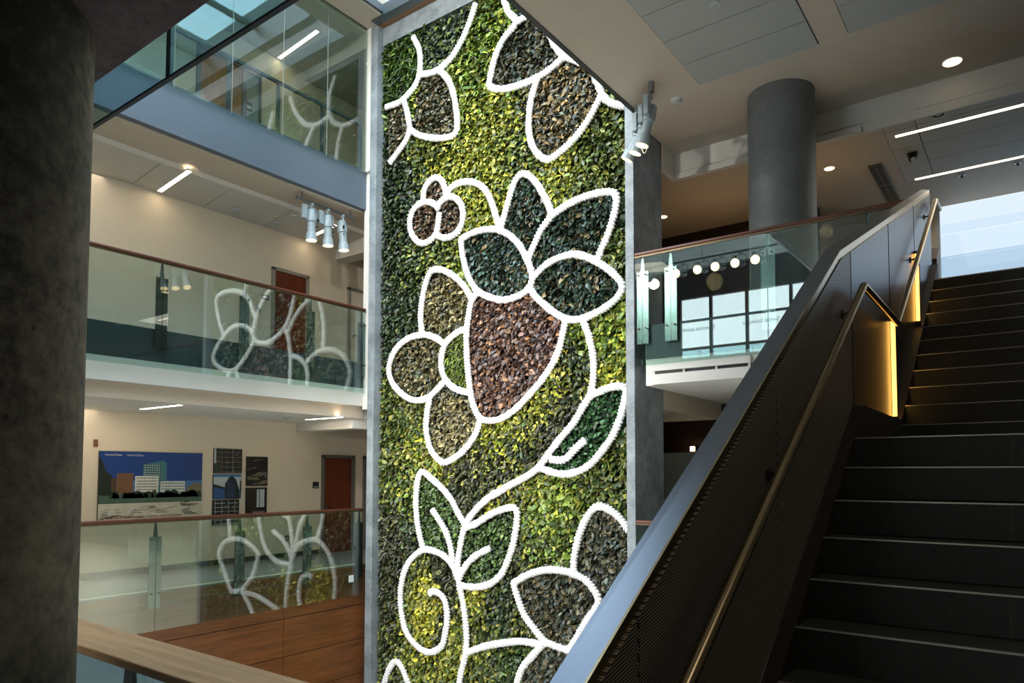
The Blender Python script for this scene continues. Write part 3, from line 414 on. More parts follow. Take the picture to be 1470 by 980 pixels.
# small pale tag stuck to the lower glass
o=box(XG+.009,XG+.012,9.12,9.24,-.33,-.20).build('glass_sticker','white_plastic',origin=(XG+.01,9.18,-.33)); tag(o,'small pale square sticker low on the last lower left glass pane','sticker')
# near balustrades around the void on the camera side
t=thing('glass_balustrade','near balustrade with broad pale wooden top rail beside the round dark column','balustrade',(-3,1.40,0))
box(-7.5,-1.32,1.24,1.466,1.042,1.076).build('handrail','near_rail_wood',t,bevel=.008)
box(-7.5,-1.32,1.36,1.40,1.026,1.042).build('rail_channel','steel_dark',t)
for a,b in ((-7.5,-5.6),(-5.6,-4.25),(-4.25,-2.90),(-2.90,-1.50)):
    box(a+.012,b-.012,1.412,1.426,.0,1.03).build('glass_panel','near_glass',t)
for p in (-5.6,-4.25,-2.90,-1.55):
    po=box(p-.085,p-.004,1.392,1.402,.0,.86).box(p+.004,p+.085,1.392,1.402,.0,.86).build('post','grey_metal',t)
    MB().prism([(p-.05,.86),(p+.05,.86),(p+.02,1.03),(p-.02,1.03)],'Y',1.385,1.400).build('bracket','grey_metal',po)
t=thing('glass_balustrade','near upper balustrade glass hanging below the dark concrete slab','balustrade',(-4,1.435,3.345))
for a,b in ((-10.5,-9.6),(-9.6,-8.2),(-8.2,-6.9),(-6.9,-5.55),(-5.55,-4.18),(-4.18,-2.815),(-2.815,-1.45)):
    box(a+.006,b-.006,1.428,1.445,3.345,4.92).build('glass_panel','near_glass',t)
box(-10.5,-1.45,1.40,1.47,4.93,4.99).build('handrail','cross_rail_wood',t)
box(-10.5,-1.45,1.427,1.446,3.337,3.346).build('bottom_channel','slab_edge_dark',t)
for p in (-8.2,-6.9,-5.55,-4.18,-2.815): box(p-.005,p+.005,1.430,1.443,3.35,4.92).build('glass_joint','slab_edge_dark',t)
struct(box(-10.62,-1.4,1.055,1.40,3.70,FH).build('trim_18','soffit_concrete'))
# dark metal guard rail inside the upper glazed corridor
t=thing('guard_rail','dark metal guard rail behind the glass of the top corridor','railing',(-10.75,7.5,7.76))
box(-10.775,-10.725,2,9.42,8.70,8.75).build('handrail','slab_edge_dark',t)
for y in (2.6,3.58,4.56,5.53,6.51,7.48,8.45,9.39): box(-10.775,-10.725,y-.025,y+.025,7.76,8.70).build('post','slab_edge_dark',t)
# ================================================================ STAIRCASE
RI,RU=.178,.268; Ya=3.305-6*RU; Xs=-.885; XR=1.9
st=thing('staircase','wide dark tiled staircase with thin bright nosings climbing past a landing','staircase',(.4,1.7,0))

# nosing k sits at height (k)*RI+... nosing 6 = first fully visible one
for k in range(0,23):
    if k<12: y=3.305+RU*(k-6)
    else: y=6.449+RU*(k-12)
    z=1.068+RI*(k-6)
    if k==0: continue
    if k==22: break
    nxt=(3.305+RU*(k+1-6)) if k+1<12 else 6.449+RU*(k+1-12)
    x0=Xs
    step=MB().box(x0,XR,y,nxt+.01,z-RI+.002 if k>0 else 0,z-.004).build('step','riser_tile',st)
    box(x0,XR,y-.004,y+.010,z-.007,z).build('nosing','nosing_metal',step)
box(Xs,XR,9.129,9.16,3.74,FH-.004).build('step','riser_tile',st)
box(Xs,XR,9.125,9.14,FH-.008,FH+.004).build('nosing','nosing_metal',st)
# structural soffit of the flights
def nzl(y): return 1.068+(y-3.305)*RI/RU
def nzu(y): return 2.136+(y-6.449)*RI/RU
low=[(1.7,-.28),(4.5,nzl(4.5)-.45),(6.6,nzl(4.645)-.36),(9.129,nzu(9.129)-.5),(9.129,3.7),(6.5,1.9),(4.645,1.75),(1.75,-.1)]
MB().prism(low,'X',Xs+.002,XR).build('stair_soffit','dark_paint',st)
# stringer plate, flush with the nosing line, flat along the landing
zs_=2.178; ya=3.305+(zs_-1.068)/(RI/RU); yb=6.449+(zs_-2.136)/(RI/RU)
sk=[(1.5,nzl(1.5)),(ya,zs_),(yb,zs_),(9.55,nzu(9.55)),(9.55,nzu(9.55)-.45),(6.7,nzu(6.7)-.45),(4.6,nzl(4.6)-.42),(1.5,nzl(1.5)-.4)]
MB().prism(sk,'X',-.952,Xs).build('stringer','stringer_paint',st)
# ------------------------------------------------ guard: panels, cap
g=thing('stair_guard','solid brushed steel stair guard with broad sloping cap and perforated inner panels','stair guard',(-1.03,1.2,0))
def lerp(P,y):
    for a,b in zip(P[:-1],P[1:]):
        if y<=b[0] or b is P[-1]: return a[1]+(b[1]-a[1])*(y-a[0])/(b[0]-a[0])
CI=[(1.25,.965),(4.72,3.126),(9.60,5.11)]; CO=[(1.25,.958),(4.81,3.178),(9.77,5.193)]
def top(y): return lerp(CI,y)-.05
def skt(y):
    if y<ya: return nzl(y)
    if y<yb: return zs_
    return nzu(y)
def panel(y0,y1,name,mat,x0,x1):
    ys=sorted({y0,y1}|{v for v in (4.72,ya,yb) if y0<v<y1})
    pts=[(y,top(y)) for y in ys]; pts+= [(y,skt(y)+.008) for y in reversed(ys)]
    return MB().prism(pts,'X',x0,x1).build(name,mat,g)
for a,b in ((1.3,1.9),(1.908,3.296),(3.304,4.978)):
    panel(a,b,'perforated_panel','perforated_steel',-.966,-.950)
for a,b in ((4.990,6.480),(6.520,8.062),(8.102,9.57)):
    panel(a,b,'steel_panel','steel_panel',-.966,-.948)
box(-.985,-.955,1.27,1.3,.3,top(1.28)).build('end_post','steel_cap',g)
MB().prism([(1.3,lerp(CI,1.3)-.06),(4.9,lerp(CI,4.9)-.06),(9.57,lerp(CI,9.57)-.06),(9.57,nzu(9.5)-.45),(6.7,nzu(6.7)-.45),(4.6,nzl(4.6)-.42),(1.3,nzl(1.3)-.4)],'X',-1.045,-1.02).build('outer_cladding','steel_dark',g)
MB().prism([(1.3,top(1.3)-.01),(4.72,top(4.72)-.01),(9.56,top(9.56)-.01),(9.56,skt(9.56)),(yb,zs_),(ya,zs_),(1.3,skt(1.3))],'X',-1.02,-.968).build('guard_core','dark_paint',g)
# cap: broad folded plate
m=MB(); t=.05
K=[((-1.065,1.25,CO[0][1]),(-.965,1.25,CI[0][1])),((-1.065,4.81,3.178),(-.965,4.72,3.126)),((-1.058,9.77,5.193),(-.965,9.60,5.11))]
for (o0,i0),(o1,i1) in zip(K[:-1],K[1:]):
    dn=lambda p:(p[0],p[1],p[2]-t)
    m.hexa([dn(o0),dn(i0),dn(i1),dn(o1),o0,i0,i1,o1])
m.build('cap','steel_cap',g)
lp=MB()
for (a,b) in ((1.25,4.72),(4.72,9.60)):
    za,zb=lerp(CI,a),lerp(CI,b); lp.hexa([(-.965,a,za-.052),(-.957,a,za-.052),(-.957,b,zb-.052),(-.965,b,zb-.052),(-.965,a,za+.001),(-.957,a,za+.001),(-.957,b,zb+.001),(-.965,b,zb+.001)])
lp.build('cap_lip','steel_rail',g)
# light slots between the lower panels: dark fin with warm strips on both cheeks
for y,zb,zt in ((6.50,2.21,2.99),(8.082,3.27,3.95)):
    sl=box(-.985,-.905,y-.014,y+.014,zb-.04,zt+.03).build('light_fin','dark_paint',g)
    box(-.945,-.912,y-.018,y-.0145,zb,zt).build('light_strip','lamp_gold',sl); box(-.945,-.912,y+.0145,y+.018,zb,zt).build('light_strip','lamp_gold',sl)
# ------------------------------------------------ handrail
h=thing('stair_handrail','slim bronze-toned tubular handrail zigzagging along the landing and flights','handrail',(-.86,1.5,0))
hp=[(-.86,1.25,1.116-(2.044-1.25)*.6352),(-.86,2.044,1.116),(-.86,4.90,2.93),(-.86,6.257,2.925),(-.86,9.225,4.845),(-.86,9.66,4.87)]
def railbar(a,b): return MB().bar(a,b,.036,.05)
mm=MB()
for a,b in zip(hp[:-1],hp[1:]):
    q=MB().tube([a,b],.024,16); n=len(mm.v); mm.v+=q.v; mm.f+=[tuple(i+n for i in f) for f in q.f]; mm.mi+=q.mi
mm.build('rail_tube','steel_rail',h,smooth=True)
def zrail(y):
    for a,b in zip(hp[:-1],hp[1:]):
        if a[1]<=y<=b[1]: return a[2]+(b[2]-a[2])*(y-a[1])/(b[1]-a[1])
for y in (1.6,3.15,4.70,6.55,7.75,8.95):
    z=zrail(y)-.02
    MB().tube([(-.86,y,z),(-.875,y,z-.045),(-.92,y,z-.06),(-.952,y,z-.062)],.009,8).tube([(-.938,y,z-.062),(-.952,y,z-.062)],.028,14).build('bracket','steel_dark',h,smooth=True)
# low wooden panel end at the stair head
o=MB().prism([(10.9,FH),(11.25,FH),(11.25,4.86),(10.9,4.62)],'X',-1.12,-1.02).build('wooden_screen','rail_wood',origin=(-1.07,11,FH)); tag(o,'low brown wooden screen end at the head of the stairs','screen')
# ================================================================ LIVING WALL
YB=9.70; YO=9.585
lw=thing('living_wall','tall living wall of mixed foliage traced with white flower outlines','living wall',(-7.6,YB,-3.0))
box(-10.35,-4.86,9.70,9.95,-3.4,10.29).build('backing_panel','wall_backing',lw)
PAL={
'yellow':([(220,212,76),(232,224,110),(178,180,60),(110,134,52),(92,118,48),(150,160,52)],.085,.5),
'lime':([(122,152,58),(152,178,74),(96,124,48),(76,104,44),(168,184,92),(196,196,80)],.10,.55),
'mid':([(82,104,46),(104,126,56),(60,82,40),(140,148,66),(54,70,38),(168,164,76),(86,92,50)],.085,.55),
'dark':([(44,60,42),(56,76,48),(36,50,38),(76,94,58),(92,98,56)],.08,.55),
'darkfern':([(64,70,44),(84,88,54),(50,58,38),(112,112,64),(72,68,50),(58,76,50)],.09,.4),
'fern':([(72,104,42),(100,132,54),(52,76,38),(126,150,62)],.15,.2),
'greygreen':([(96,108,88),(126,136,112),(72,86,66),(132,152,74),(60,72,56)],.10,.45),
'olive':([(128,116,78),(98,90,60),(166,152,104),(68,72,54),(86,98,74)],.085,.5),
'olive2':([(112,110,78),(134,124,92),(82,84,62),(154,134,100),(72,84,66)],.075,.55),
'olive3':([(104,98,68),(72,76,56),(138,124,86),(58,70,58),(96,108,100)],.09,.5),
'bronze':([(168,138,88),(128,112,78),(194,164,106),(84,92,80),(72,80,68),(128,136,128)],.10,.42),
'khaki':([(164,150,102),(134,122,80),(190,176,124),(104,98,66),(80,84,64)],.09,.42),
'brown':([(122,92,76),(148,108,84),(94,74,70),(122,112,114),(170,124,86),(80,60,56),(108,88,86)],.085,.55),
'brown2':([(134,104,80),(106,82,68),(154,126,92),(84,74,62),(90,90,70)],.075,.5),
'teal':([(44,62,52),(58,82,66),(32,46,40),(104,128,124),(54,78,48),(130,112,76),(42,58,48),(36,54,36)],.115,.42),
'grass':([(110,136,44),(152,172,66),(86,106,42),(134,146,74)],.13,.16),
'deep':([(48,88,52),(64,110,62),(40,68,44),(78,122,70)],.065,.6),
'small':([(70,98,52),(92,122,60),(56,78,44),(112,142,70)],.06,.6),
'egg':([(208,202,60),(228,220,96),(168,170,54),(124,138,54)],.08,.5)}
def s2l(c):
    c=np.asarray(c,float)/255; return np.where(c<=.04045,c/12.92,((c+.055)/1.055)**2.4)
def inside(px,pz,poly):
    r=np.zeros(len(px),bool); n=len(poly)
    for i in range(n):
        x1,z1=poly[i];x2,z2=poly[(i+1)%n]
        if z1==z2: continue
        c=((z1>pz)!=(z2>pz)); xi=(x2-x1)*(pz-z1)/(z2-z1)+x1; r^=c&(px<xi)
    return r
def foliage(name,px,pz,cls,parent,label):
    n=len(px)
    if n==0: return
    size=np.array([PAL[c][1] for c in cls])*RNG.uniform(.75,1.65,n); wr=np.array([PAL[c][2] for c in cls])
    col=np.empty((n,3))
    for c in set(cls):
        ii=np.where(cls==c)[0]; p=s2l(PAL[c][0]); w=p[RNG.integers(0,len(p),len(ii))]; w2=p[RNG.integers(0,len(p),len(ii))]
        t=RNG.uniform(0,.4,(len(ii),1)); col[ii]=(w*(1-t)+w2*t)*np.clip(RNG.lognormal(-.5,.5,(len(ii),1)),.15,1.6)
    # leaf frame: blades hang down and sideways, their faces turned outward
    yaw=RNG.normal(0,1.1,n); out=RNG.uniform(.05,1.15,n)
    d=np.stack([np.sin(yaw),-out,-np.cos(yaw)],1); d/=np.linalg.norm(d,axis=1)[:,None]
    up=np.stack([RNG.normal(0,.5,n),-.85+RNG.normal(0,.2,n),RNG.normal(.45,.4,n)],1)
    u=up-d*(d*up).sum(1)[:,None]; u/=np.linalg.norm(u,axis=1)[:,None]
    s=np.cross(d,u)
    b=np.stack([px,YB-RNG.uniform(.0,.085,n),pz],1)
    L=size[:,None]; W=(size*wr*.56)[:,None]
    b=b-d*L*.35
    V=np.stack([b,b+d*L*.3+s*W*.9+u*L*.05,b+d*L*.68+s*W*.82+u*L*.06,b+d*L-u*L*.08,b+d*L*.68-s*W*.82+u*L*.06,b+d*L*.3-s*W*.9+u*L*.05],1)
    V[:,:,0]=np.clip(V[:,:,0],-10.338,-4.70); V[:,:,1]=np.clip(V[:,:,1],9.54,9.699); V[:,:,2]=np.clip(V[:,:,2],-3.35,10.285)
    L0=np.array(world_loc(parent)); V=(V-L0).reshape(-1,3)
    base=(np.arange(n)*6)[:,None]; F=np.concatenate([base+np.array([[0,1,2,3]]),base+np.array([[0,3,4,5]])],1).reshape(-1)
    me=bpy.data.meshes.new(name); me.vertices.add(n*6); me.vertices.foreach_set('co',V.ravel())
    me.loops.add(n*8); me.loops.foreach_set('vertex_index',F.astype(np.int32))
    me.polygons.add(n*2); me.polygons.foreach_set('loop_start',np.arange(0,n*8,4,dtype=np.int32)); me.polygons.foreach_set('loop_total',np.full(n*2,4,np.int32))
    me.update(calc_edges=True)
    ca=me.color_attributes.new('leaf_colour','FLOAT_COLOR','POINT')
    cc=np.concatenate([np.repeat(col,6,0),np.ones((n*6,1))],1); ca.data.foreach_set('color',cc.ravel().astype(np.float32))
    me.materials.append(MATS['foliage']); o=bpy.data.objects.new(name,me); COL.objects.link(o); o.parent=parent
    o['kind']='stuff'
    if label: o['label']=label
    return o
NL=76000
gx=RNG.uniform(-10.34,-4.87,NL); gz=RNG.uniform(-3.3,10.29,NL)
keep=~((gx>-4.5)&(gz>7.2)); owner=np.full(NL,-1)
for i,(nm,cl,poly) in enumerate(REG):
    m_=inside(gx,gz,poly)&(owner<0); owner[m_]=i
B_=np.array([[b[0],b[1],b[2]] for b in BLOBS]); bc=np.array([b[3] for b in BLOBS])
def bgclass(x,z):
    out=np.empty(len(x),dtype=object)
    for s0 in range(0,len(x),4000):
        xs=x[s0:s0+4000];zs=z[s0:s0+4000]
        d2=((xs[:,None]-B_[None,:,0])**2+(zs[:,None]-B_[None,:,1])**2)/(B_[None,:,2]*.8)**2
        wgt=np.exp(-np.clip(d2,0,60))+1e-7/(1+d2); c=np.cumsum(wgt,1); r=RNG.uniform(0,1,len(xs))*c[:,-1]
        k=(c<r[:,None]).sum(1); out[s0:s0+4000]=bc[np.clip(k,0,len(bc)-1)]
    return out
ii=np.where(owner<0)[0]; foliage('background_foliage',gx[ii],gz[ii],bgclass(gx[ii],gz[ii]),lw,'mixed yellow, lime and dark green foliage between the outlines')
LAB={'teal':'glossy dark blue-green foliage','brown':'burgundy brown foliage','brown2':'small brown foliage','khaki':'straw coloured foliage','olive':'olive bronze foliage','olive2':'muted olive foliage','olive3':'dark bronze foliage','bronze':'striped bronze foliage','deep':'small deep green foliage','small':'small fresh green foliage','egg':'bright yellow foliage','grass':'grassy yellow-green foliage','fern':'ferny green foliage','greygreen':'grey-green foliage'}
for i,(nm,cl,poly) in enumerate(REG):
    ii=np.where(owner==i)[0]
    cls=np.full(len(ii),cl,dtype=object)
    if cl=='teal' : pass
    if cl=='khaki':   # darker rim towards the outline
        cx,cz=np.mean(poly,0); rr=np.hypot(gx[ii]-cx,gz[ii]-cz); cls[rr>np.quantile(rr,.78)]='olive3'
    if cl=='egg':
        q=(gx[ii]+9.12)**2/.16+(gz[ii]-(-.74))**2/.42+RNG.normal(0,.25,len(ii)); cls[q>1]='mid'; cls[(q>1)&(gx[ii]>-9.0)]='darkfern'
    foliage('foliage_patch',gx[ii],gz[ii],cls,lw,LAB[cl])
# white scalloped outlines
def resample(P,step):
    P=np.array(P,float)
    # Catmull-Rom smoothing
    Q=[P[0]]
    for i in range(len(P)-1):
        p0=P[max(i-1,0)];p1=P[i];p2=P[i+1];p3=P[min(i+2,len(P)-1)]
        for t in (.2,.4,.6,.8,1):
            Q.append(.5*((2*p1)+(-p0+p2)*t+(2*p0-5*p1+4*p2-p3)*t*t+(-p0+3*p1-3*p2+p3)*t**3))
    Q=np.array(Q); s=np.concatenate([[0],np.cumsum(np.hypot(*np.diff(Q,axis=0).T))]); k=max(3,int(s[-1]/step))
    t=np.linspace(0,s[-1],k); return np.stack([np.interp(t,s,Q[:,0]),np.interp(t,s,Q[:,1])],1)
def sphere_template(n=8,m=5):
    v=[(0,0,1)]+[(math.sin(math.pi*j/m)*math.cos(2*math.pi*i/n),math.sin(math.pi*j/m)*math.sin(2*math.pi*i/n),math.cos(math.pi*j/m)) for j in range(1,m) for i in range(n)]+[(0,0,-1)]
    f=[(0,1+i,1+(i+1)%n) for i in range(n)]
    for j in range(m-2):
        for i in range(n): a=1+j*n; f.append((a+i,a+n+i,a+n+(i+1)%n,a+(i+1)%n))
    a=1+(m-2)*n; f+=[(a+i,len(v)-1,a+(i+1)%n) for i in range(n)]
    return np.array(v),f
SV,SF=sphere_template()
nmap={'c6':'stem_outline','d8':'stem_outline','b4':'stem_outline','d9':'stem_outline','c8':'leaf_vein_outline','d3':'leaf_vein_outline','d6':'leaf_vein_outline','c7':'leaf_outline','d2':'leaf_outline','d5':'leaf_outline','d7':'bud_outline','c4':'flower_heart_outline'}
for key,P in OUTL.items():
    Q=resample(P,.052); Q=Q[(Q[:,0]>-10.30)&(Q[:,0]<-4.88)&(Q[:,1]<10.22)]
    if len(Q)<3: continue
    m=MB(); T=np.gradient(Q,axis=0); 
    for i,(x,z) in enumerate(Q):
        r=.066*random.uniform(.9,1.1); tx,tz=T[i]/max(1e-6,np.hypot(*T[i]))
        ang=math.atan2(tz,tx); n0=len(m.v); a=.036*random.uniform(.9,1.1)
        X=SV[:,0]*a; Z=SV[:,2]*r; Yv=SV[:,1]*.055
        wx=X*math.cos(ang)-Z*math.sin(ang)+x+random.uniform(-.004,.004); wz=X*math.sin(ang)+Z*math.cos(ang)+z
        m.v+=[(float(p),float(YO+q),float(s_)) for p,q,s_ in zip(wx,Yv,wz)]; m.f+=[tuple(n0+k for k in f) for f in SF]; m.mi+=[0]*len(SF)
    m.tube([(float(x),YO,float(z)) for x,z in Q],.046,8)
    m.build(nmap.get(key,'petal_outline'),'white_moss',lw,smooth=True)
# a few sprigs straying over the left reveal are part of the foliage above
# ================================================================ LINEAR AND ROUND CEILING LIGHTS
def linear(cx,cy,z,lx,label,group=None,w=.075,mat='lamp_warm',tilt=0):
    t=thing('linear_ceiling_light',label,'ceiling light',(cx,cy,z-.014),group)
    a,b,c,d=cx-lx/2,cx+lx/2,cy-w/2,cy+w/2; h=.012
    MB().box(a-.012,b+.012,c-.012,c,z-h,z+.02).box(a-.012,b+.012,d,d+.012,z-h,z+.02).box(a-.012,a,c,d,z-h,z+.02).box(b,b+.012,c,d,z-h,z+.02).build('housing','white_plastic',t)
    box(a,b,c,d,z-.014,z-.002).build('diffuser',mat,t)
    t.rotation_euler.y=-tilt
def zsl(x,za,zb,xb): return za+(zb-za)*(x-XW)/(xb-XW)
linear(-11.5,5.87,2.823,1.3,'strip light on the ground corridor ceiling above the large campus poster')
linear(-11.2,8.95,2.823,1.05,'strip light on the ground corridor ceiling nearest the concrete fin')
linear(-11.45,3.0,2.823,1.3,'strip light on the ground corridor ceiling hidden by the dark column')
linear(-12.03,6.30,6.850,1.0,tilt=.1183,label='strip light on the middle corridor ceiling left of the spotlights')
linear(-12.05,9.50,6.848,.9,tilt=.1183,label='strip light on the middle corridor ceiling behind the hanging spotlights')
linear(-12.08,3.2,6.845,1.05,tilt=.1183,label='strip light on the middle corridor ceiling hidden by the dark column')
linear(-11.95,8.76,10.503,1.25,tilt=.093,label='strip light on the top corridor ceiling seen through the glass')
linear(-11.95,5.6,10.503,1.25,tilt=.093,label='strip light on the top corridor ceiling over the amber door')
linear(.10,11.66,6.745,3.35,'upper right long warm ceiling light, nearer the white beam','long lights of the right bay',.075,'lamp_long')
linear(.12,13.58,6.745,3.35,'lower right long warm ceiling light, nearer the far window','long lights of the right bay',.075,'lamp_long')
def downlight(x,y,z,label,r=.075):
    t=thing('recessed_downlight',label,'ceiling light',(x,y,z-.012))
    m=MB(); n=28
    m.tube([(x,y,z-.010),(x,y,z+.0)],r+.014,n); m.build('trim_ring','white_plastic',t)
    MB().tube([(x,y,z-.016),(x,y,z-.0105)],r,n).build('lens','downlight_glow',t)
downlight(-.755,10.54,7.055,'round glowing downlight in the plaster ceiling above the white beam',.105)
downlight(-2.62,12.25,6.74,'round downlight just right of the grey concrete column')
downlight(-5.74,12.68,6.74,'small warm downlight between the concrete fin and the column')
def detector(x,y,z,label,r=.06,h=.045,cat='smoke detector'):
    t=thing('smoke_detector',label,cat,(x,y,z-h))
    MB().tube([(x,y,z),(x,y,z-.018)],r*1.15,20).build('base','white_plastic',t); MB().tube([(x,y,z-.018),(x,y,z-h*.8),(x,y,z-h)],r,20,rad=[r,r*.85,r*.5]).build('sensor','pale_panel',t,smooth=True)
detector(-4.0,9.34,7.055,'white smoke detector on the ceiling right of the clustered spotlights',.075,.06)
detector(-2.80,7.62,7.04,'small detector on the large pale ceiling panel',.05,.03)
detector(-.99,11.28,6.74,'flat round detector beside the upper long ceiling light',.07,.02)
detector(-12.3,7.66,6.81,'white detector mid way along the middle corridor ceiling',.09,.07)
detector(-12.28,8.55,6.81,'small sensor on the middle corridor ceiling left of the spotlights',.06,.05)
detector(-11.8,8.62,6.87,'smallest sensor on the middle corridor ceiling, nearest the spotlights',.045,.03)
detector(-11.5,8.31,2.828,'white detector between the two ground corridor strip lights',.06,.04)
t=thing('ceiling_projector','small dark ceiling camera with a bright face between the long lights','camera',(-1.45,12.45,6.62))
box(-1.52,-1.38,12.38,12.52,6.70,6.74).build('base','black_plastic',t); MB().tube([(-1.45,12.45,6.70),(-1.45,12.40,6.63)],.055,18).build('body','steel_dark',t,smooth=True); MB().tube([(-1.44,12.385,6.622),(-1.43,12.37,6.60)],.035,16).build('lens','white_plastic',t)
for x,y,l in ((-.14,13.82,'right one of two tiny dark sprinkler heads beyond the long lights'),(-.90,13.84,'left one of two tiny dark sprinkler heads beyond the long lights')):
    t=thing('sprinkler_head',l,'sprinkler',(x,y,6.70)); MB().tube([(x,y,6.74),(x,y,6.725)],.05,16).build('escutcheon','white_plastic',t); MB().tube([(x,y,6.725),(x,y,6.69)],.018,10).tube([(x,y,6.69),(x,y,6.685)],.028,12).build('head','black_plastic',t)
t=thing('air_diffuser','long slot air diffuser with dark louvres above the balcony rail','vent',(-2.0,13.4,6.70))
box(-2.10,-1.90,12.55,14.5,6.715,6.74).build('frame','grey_metal',t)
for i,y in enumerate((12.6,13.56)): box(-2.085,-2.01,y,y+.86,6.708,6.716).box(-1.99,-1.915,y,y+.86,6.708,6.716).build('slot','black_plastic',t)
# ================================================================ TRACK SPOTLIGHTS
def spotlight(clamp,aim,label,L=.62,r=.085,group=None,mat='lamp_body',energy=60,lens='lamp_spot'):
    c=Vector(clamp); a=(Vector(aim)-c).normalized()
    t=thing('track_spotlight',label,'spotlight',clamp,group)
    side=a.cross(Vector((0,0,1)));side=side.normalized() if side.length>.05 else Vector((0,1,0))
    piv=c+Vector((0,0,-.26)); back=piv-a*L*.28; f=back+a*L
    P=lambda s:tuple(back+a*L*s)
    MB().tube([P(0),P(.04),P(.32),P(.40),P(.42),P(.74),P(.76),P(.80)],r,18,rad=[r*.55,r*.8,r*1.02,r*1.02,r*.8,r*.8,r*.95,r]).build('body',mat,t,smooth=True)
    MB().tube([P(.80),P(.99)],r,20,rad=[r*.98,r*1.14]).build('lens_hood',mat,t,smooth=True)
    MB().tube([P(.985),P(1.0)],r*1.02,20).build('lens',lens,t)
    y1=piv+side*(r*1.35); y2=piv-side*(r*1.35); top=c+Vector((0,0,-.06))
    MB().tube([tuple(y1),tuple(y1+Vector((0,0,.16))),tuple(top+side*r*.7),tuple(top-side*r*.7),tuple(y2+Vector((0,0,.16))),tuple(y2)],.011,8).build('yoke',mat,t)
    for yy,sg in ((y1,1),(y2,-1)): MB().tube([tuple(yy-side*sg*.03),tuple(yy+side*sg*.05)],.022,10).build('knob','black_plastic',t)
    MB().tube([tuple(c+Vector((0,0,.03))),tuple(c+Vector((0,0,-.07)))],.02,10).bar(tuple(c+Vector((-.035,0,0))),tuple(c+Vector((.035,0,0))),.05,.05).build('clamp',mat,t)
    gb=c-side*.16+Vector((0,0,-.17)); MB().box(gb.x-.035,gb.x+.035,gb.y-.05,gb.y+.05,gb.z-.14,gb.z+.12).build('gear_box',mat,t,bevel=.008)
    MB().tube([P(.5),tuple(Vector(P(.5))+side*(r+.05))],.009,6).tube([P(.3),tuple(Vector(P(.3))+Vector((0,0,-r-.04)))],.009,6).build('shutter_handle','black_plastic',t)
    lamp('spotlight_beam','SPOT',tuple(f+a*.03),energy,(1,.93,.82),target=tuple(f+a*5),spot_size=math.radians(36),spot_blend=.5,shadow_soft_size=.05)
    return t
zt=6.80
tr=thing('lighting_track','short dark lighting track hung under the grey slab edge on the left','lighting track',(-10.88,8.7,6.80))
MB().tube([(-10.88,8.0,6.83),(-10.88,9.40,6.83)],.024,12).build('bar','grey_metal',tr,smooth=True)
for y in (8.12,9.28): MB().tube([(-10.88,y,6.84),(-10.88,y,6.99)],.013,8).build('hanger','grey_metal',tr)
for y,l,am in ((8.34,'leftmost of the three white spotlights on the left track',(-10.86,8.42,0)),(8.72,'middle one of the three white spotlights on the left track',(-10.86,8.95,0)),(9.08,'rightmost of the three white spotlights, nearest the concrete fin',(-10.6,9.55,0))):
    spotlight((-10.88,y,6.80),am,l,.60,.095,'spotlights on the left track')
tr=thing('lighting_track','dark lighting track under the ceiling beside the right concrete fin','lighting track',(-4.32,8.9,6.95))
MB().tube([(-4.07,8.66,6.90),(-4.55,9.18,6.90)],.024,12).build('bar','grey_metal',tr,smooth=True)
for p in ((-4.09,8.69),(-4.53,9.155)): MB().box(p[0]-.03,p[0]+.03,p[1]-.03,p[1]+.03,6.90,7.054).build('hanger','grey_metal',tr)
for p,l,am in (((-4.14,8.74,6.87),'rightmost white spotlight by the right fin, mounted highest',(-4.75,8.6,4.7)),((-4.30,8.92,6.87),'middle white spotlight by the right fin, between its neighbours',(-4.95,8.8,5.2)),((-4.46,9.09,6.87),'leftmost white spotlight by the right fin, pointing down and left',(-5.9,8.95,4.4))):
    spotlight(p,am,l,.56,.085,'spotlights beside the right fin')
cb=MB().tube([(-4.31,8.80,6.50),(-4.305,8.80,6.36),(-4.29,8.80,6.22),(-4.265,8.80,6.16),(-4.24,8.80,6.15),(-4.215,8.80,6.20),(-4.195,8.80,6.40),(-4.19,8.80,6.72),(-4.18,8.79,6.86)],.007,8).build('safety_cable','white_plastic',origin=(-4.25,8.80,6.15),smooth=True); tag(cb,'thin white cable looping below the spotlights at the right fin','cable')

tr=thing('lighting_track','long lighting track hung across the atrium void, seen mirrored in the balcony glass','lighting track',(-6.3,2.5,6.95))
MB().tube([(-8.3,2.5,6.95),(-4.62,2.5,6.95)],.03,12).build('bar','grey_metal',tr,smooth=True)
for x in (-8.2,-6.4): MB().tube([(x,2.5,6.96),(x,2.5,10.95)],.008,8).build('hanger','grey_metal',tr)
for k,x in enumerate((-7.8,-6.9,-6.36,-5.93,-5.46,-5.0)):
    spotlight((x,2.5,6.92),(x-.4,9.7,5.2),('first','second','third','fourth','fifth','sixth')[k]+' of the six spotlights mirrored in the right balcony glass, counted from the fin',.5,.10,'spotlights mirrored in the balcony glass',energy=40,lens='lamp_flood')
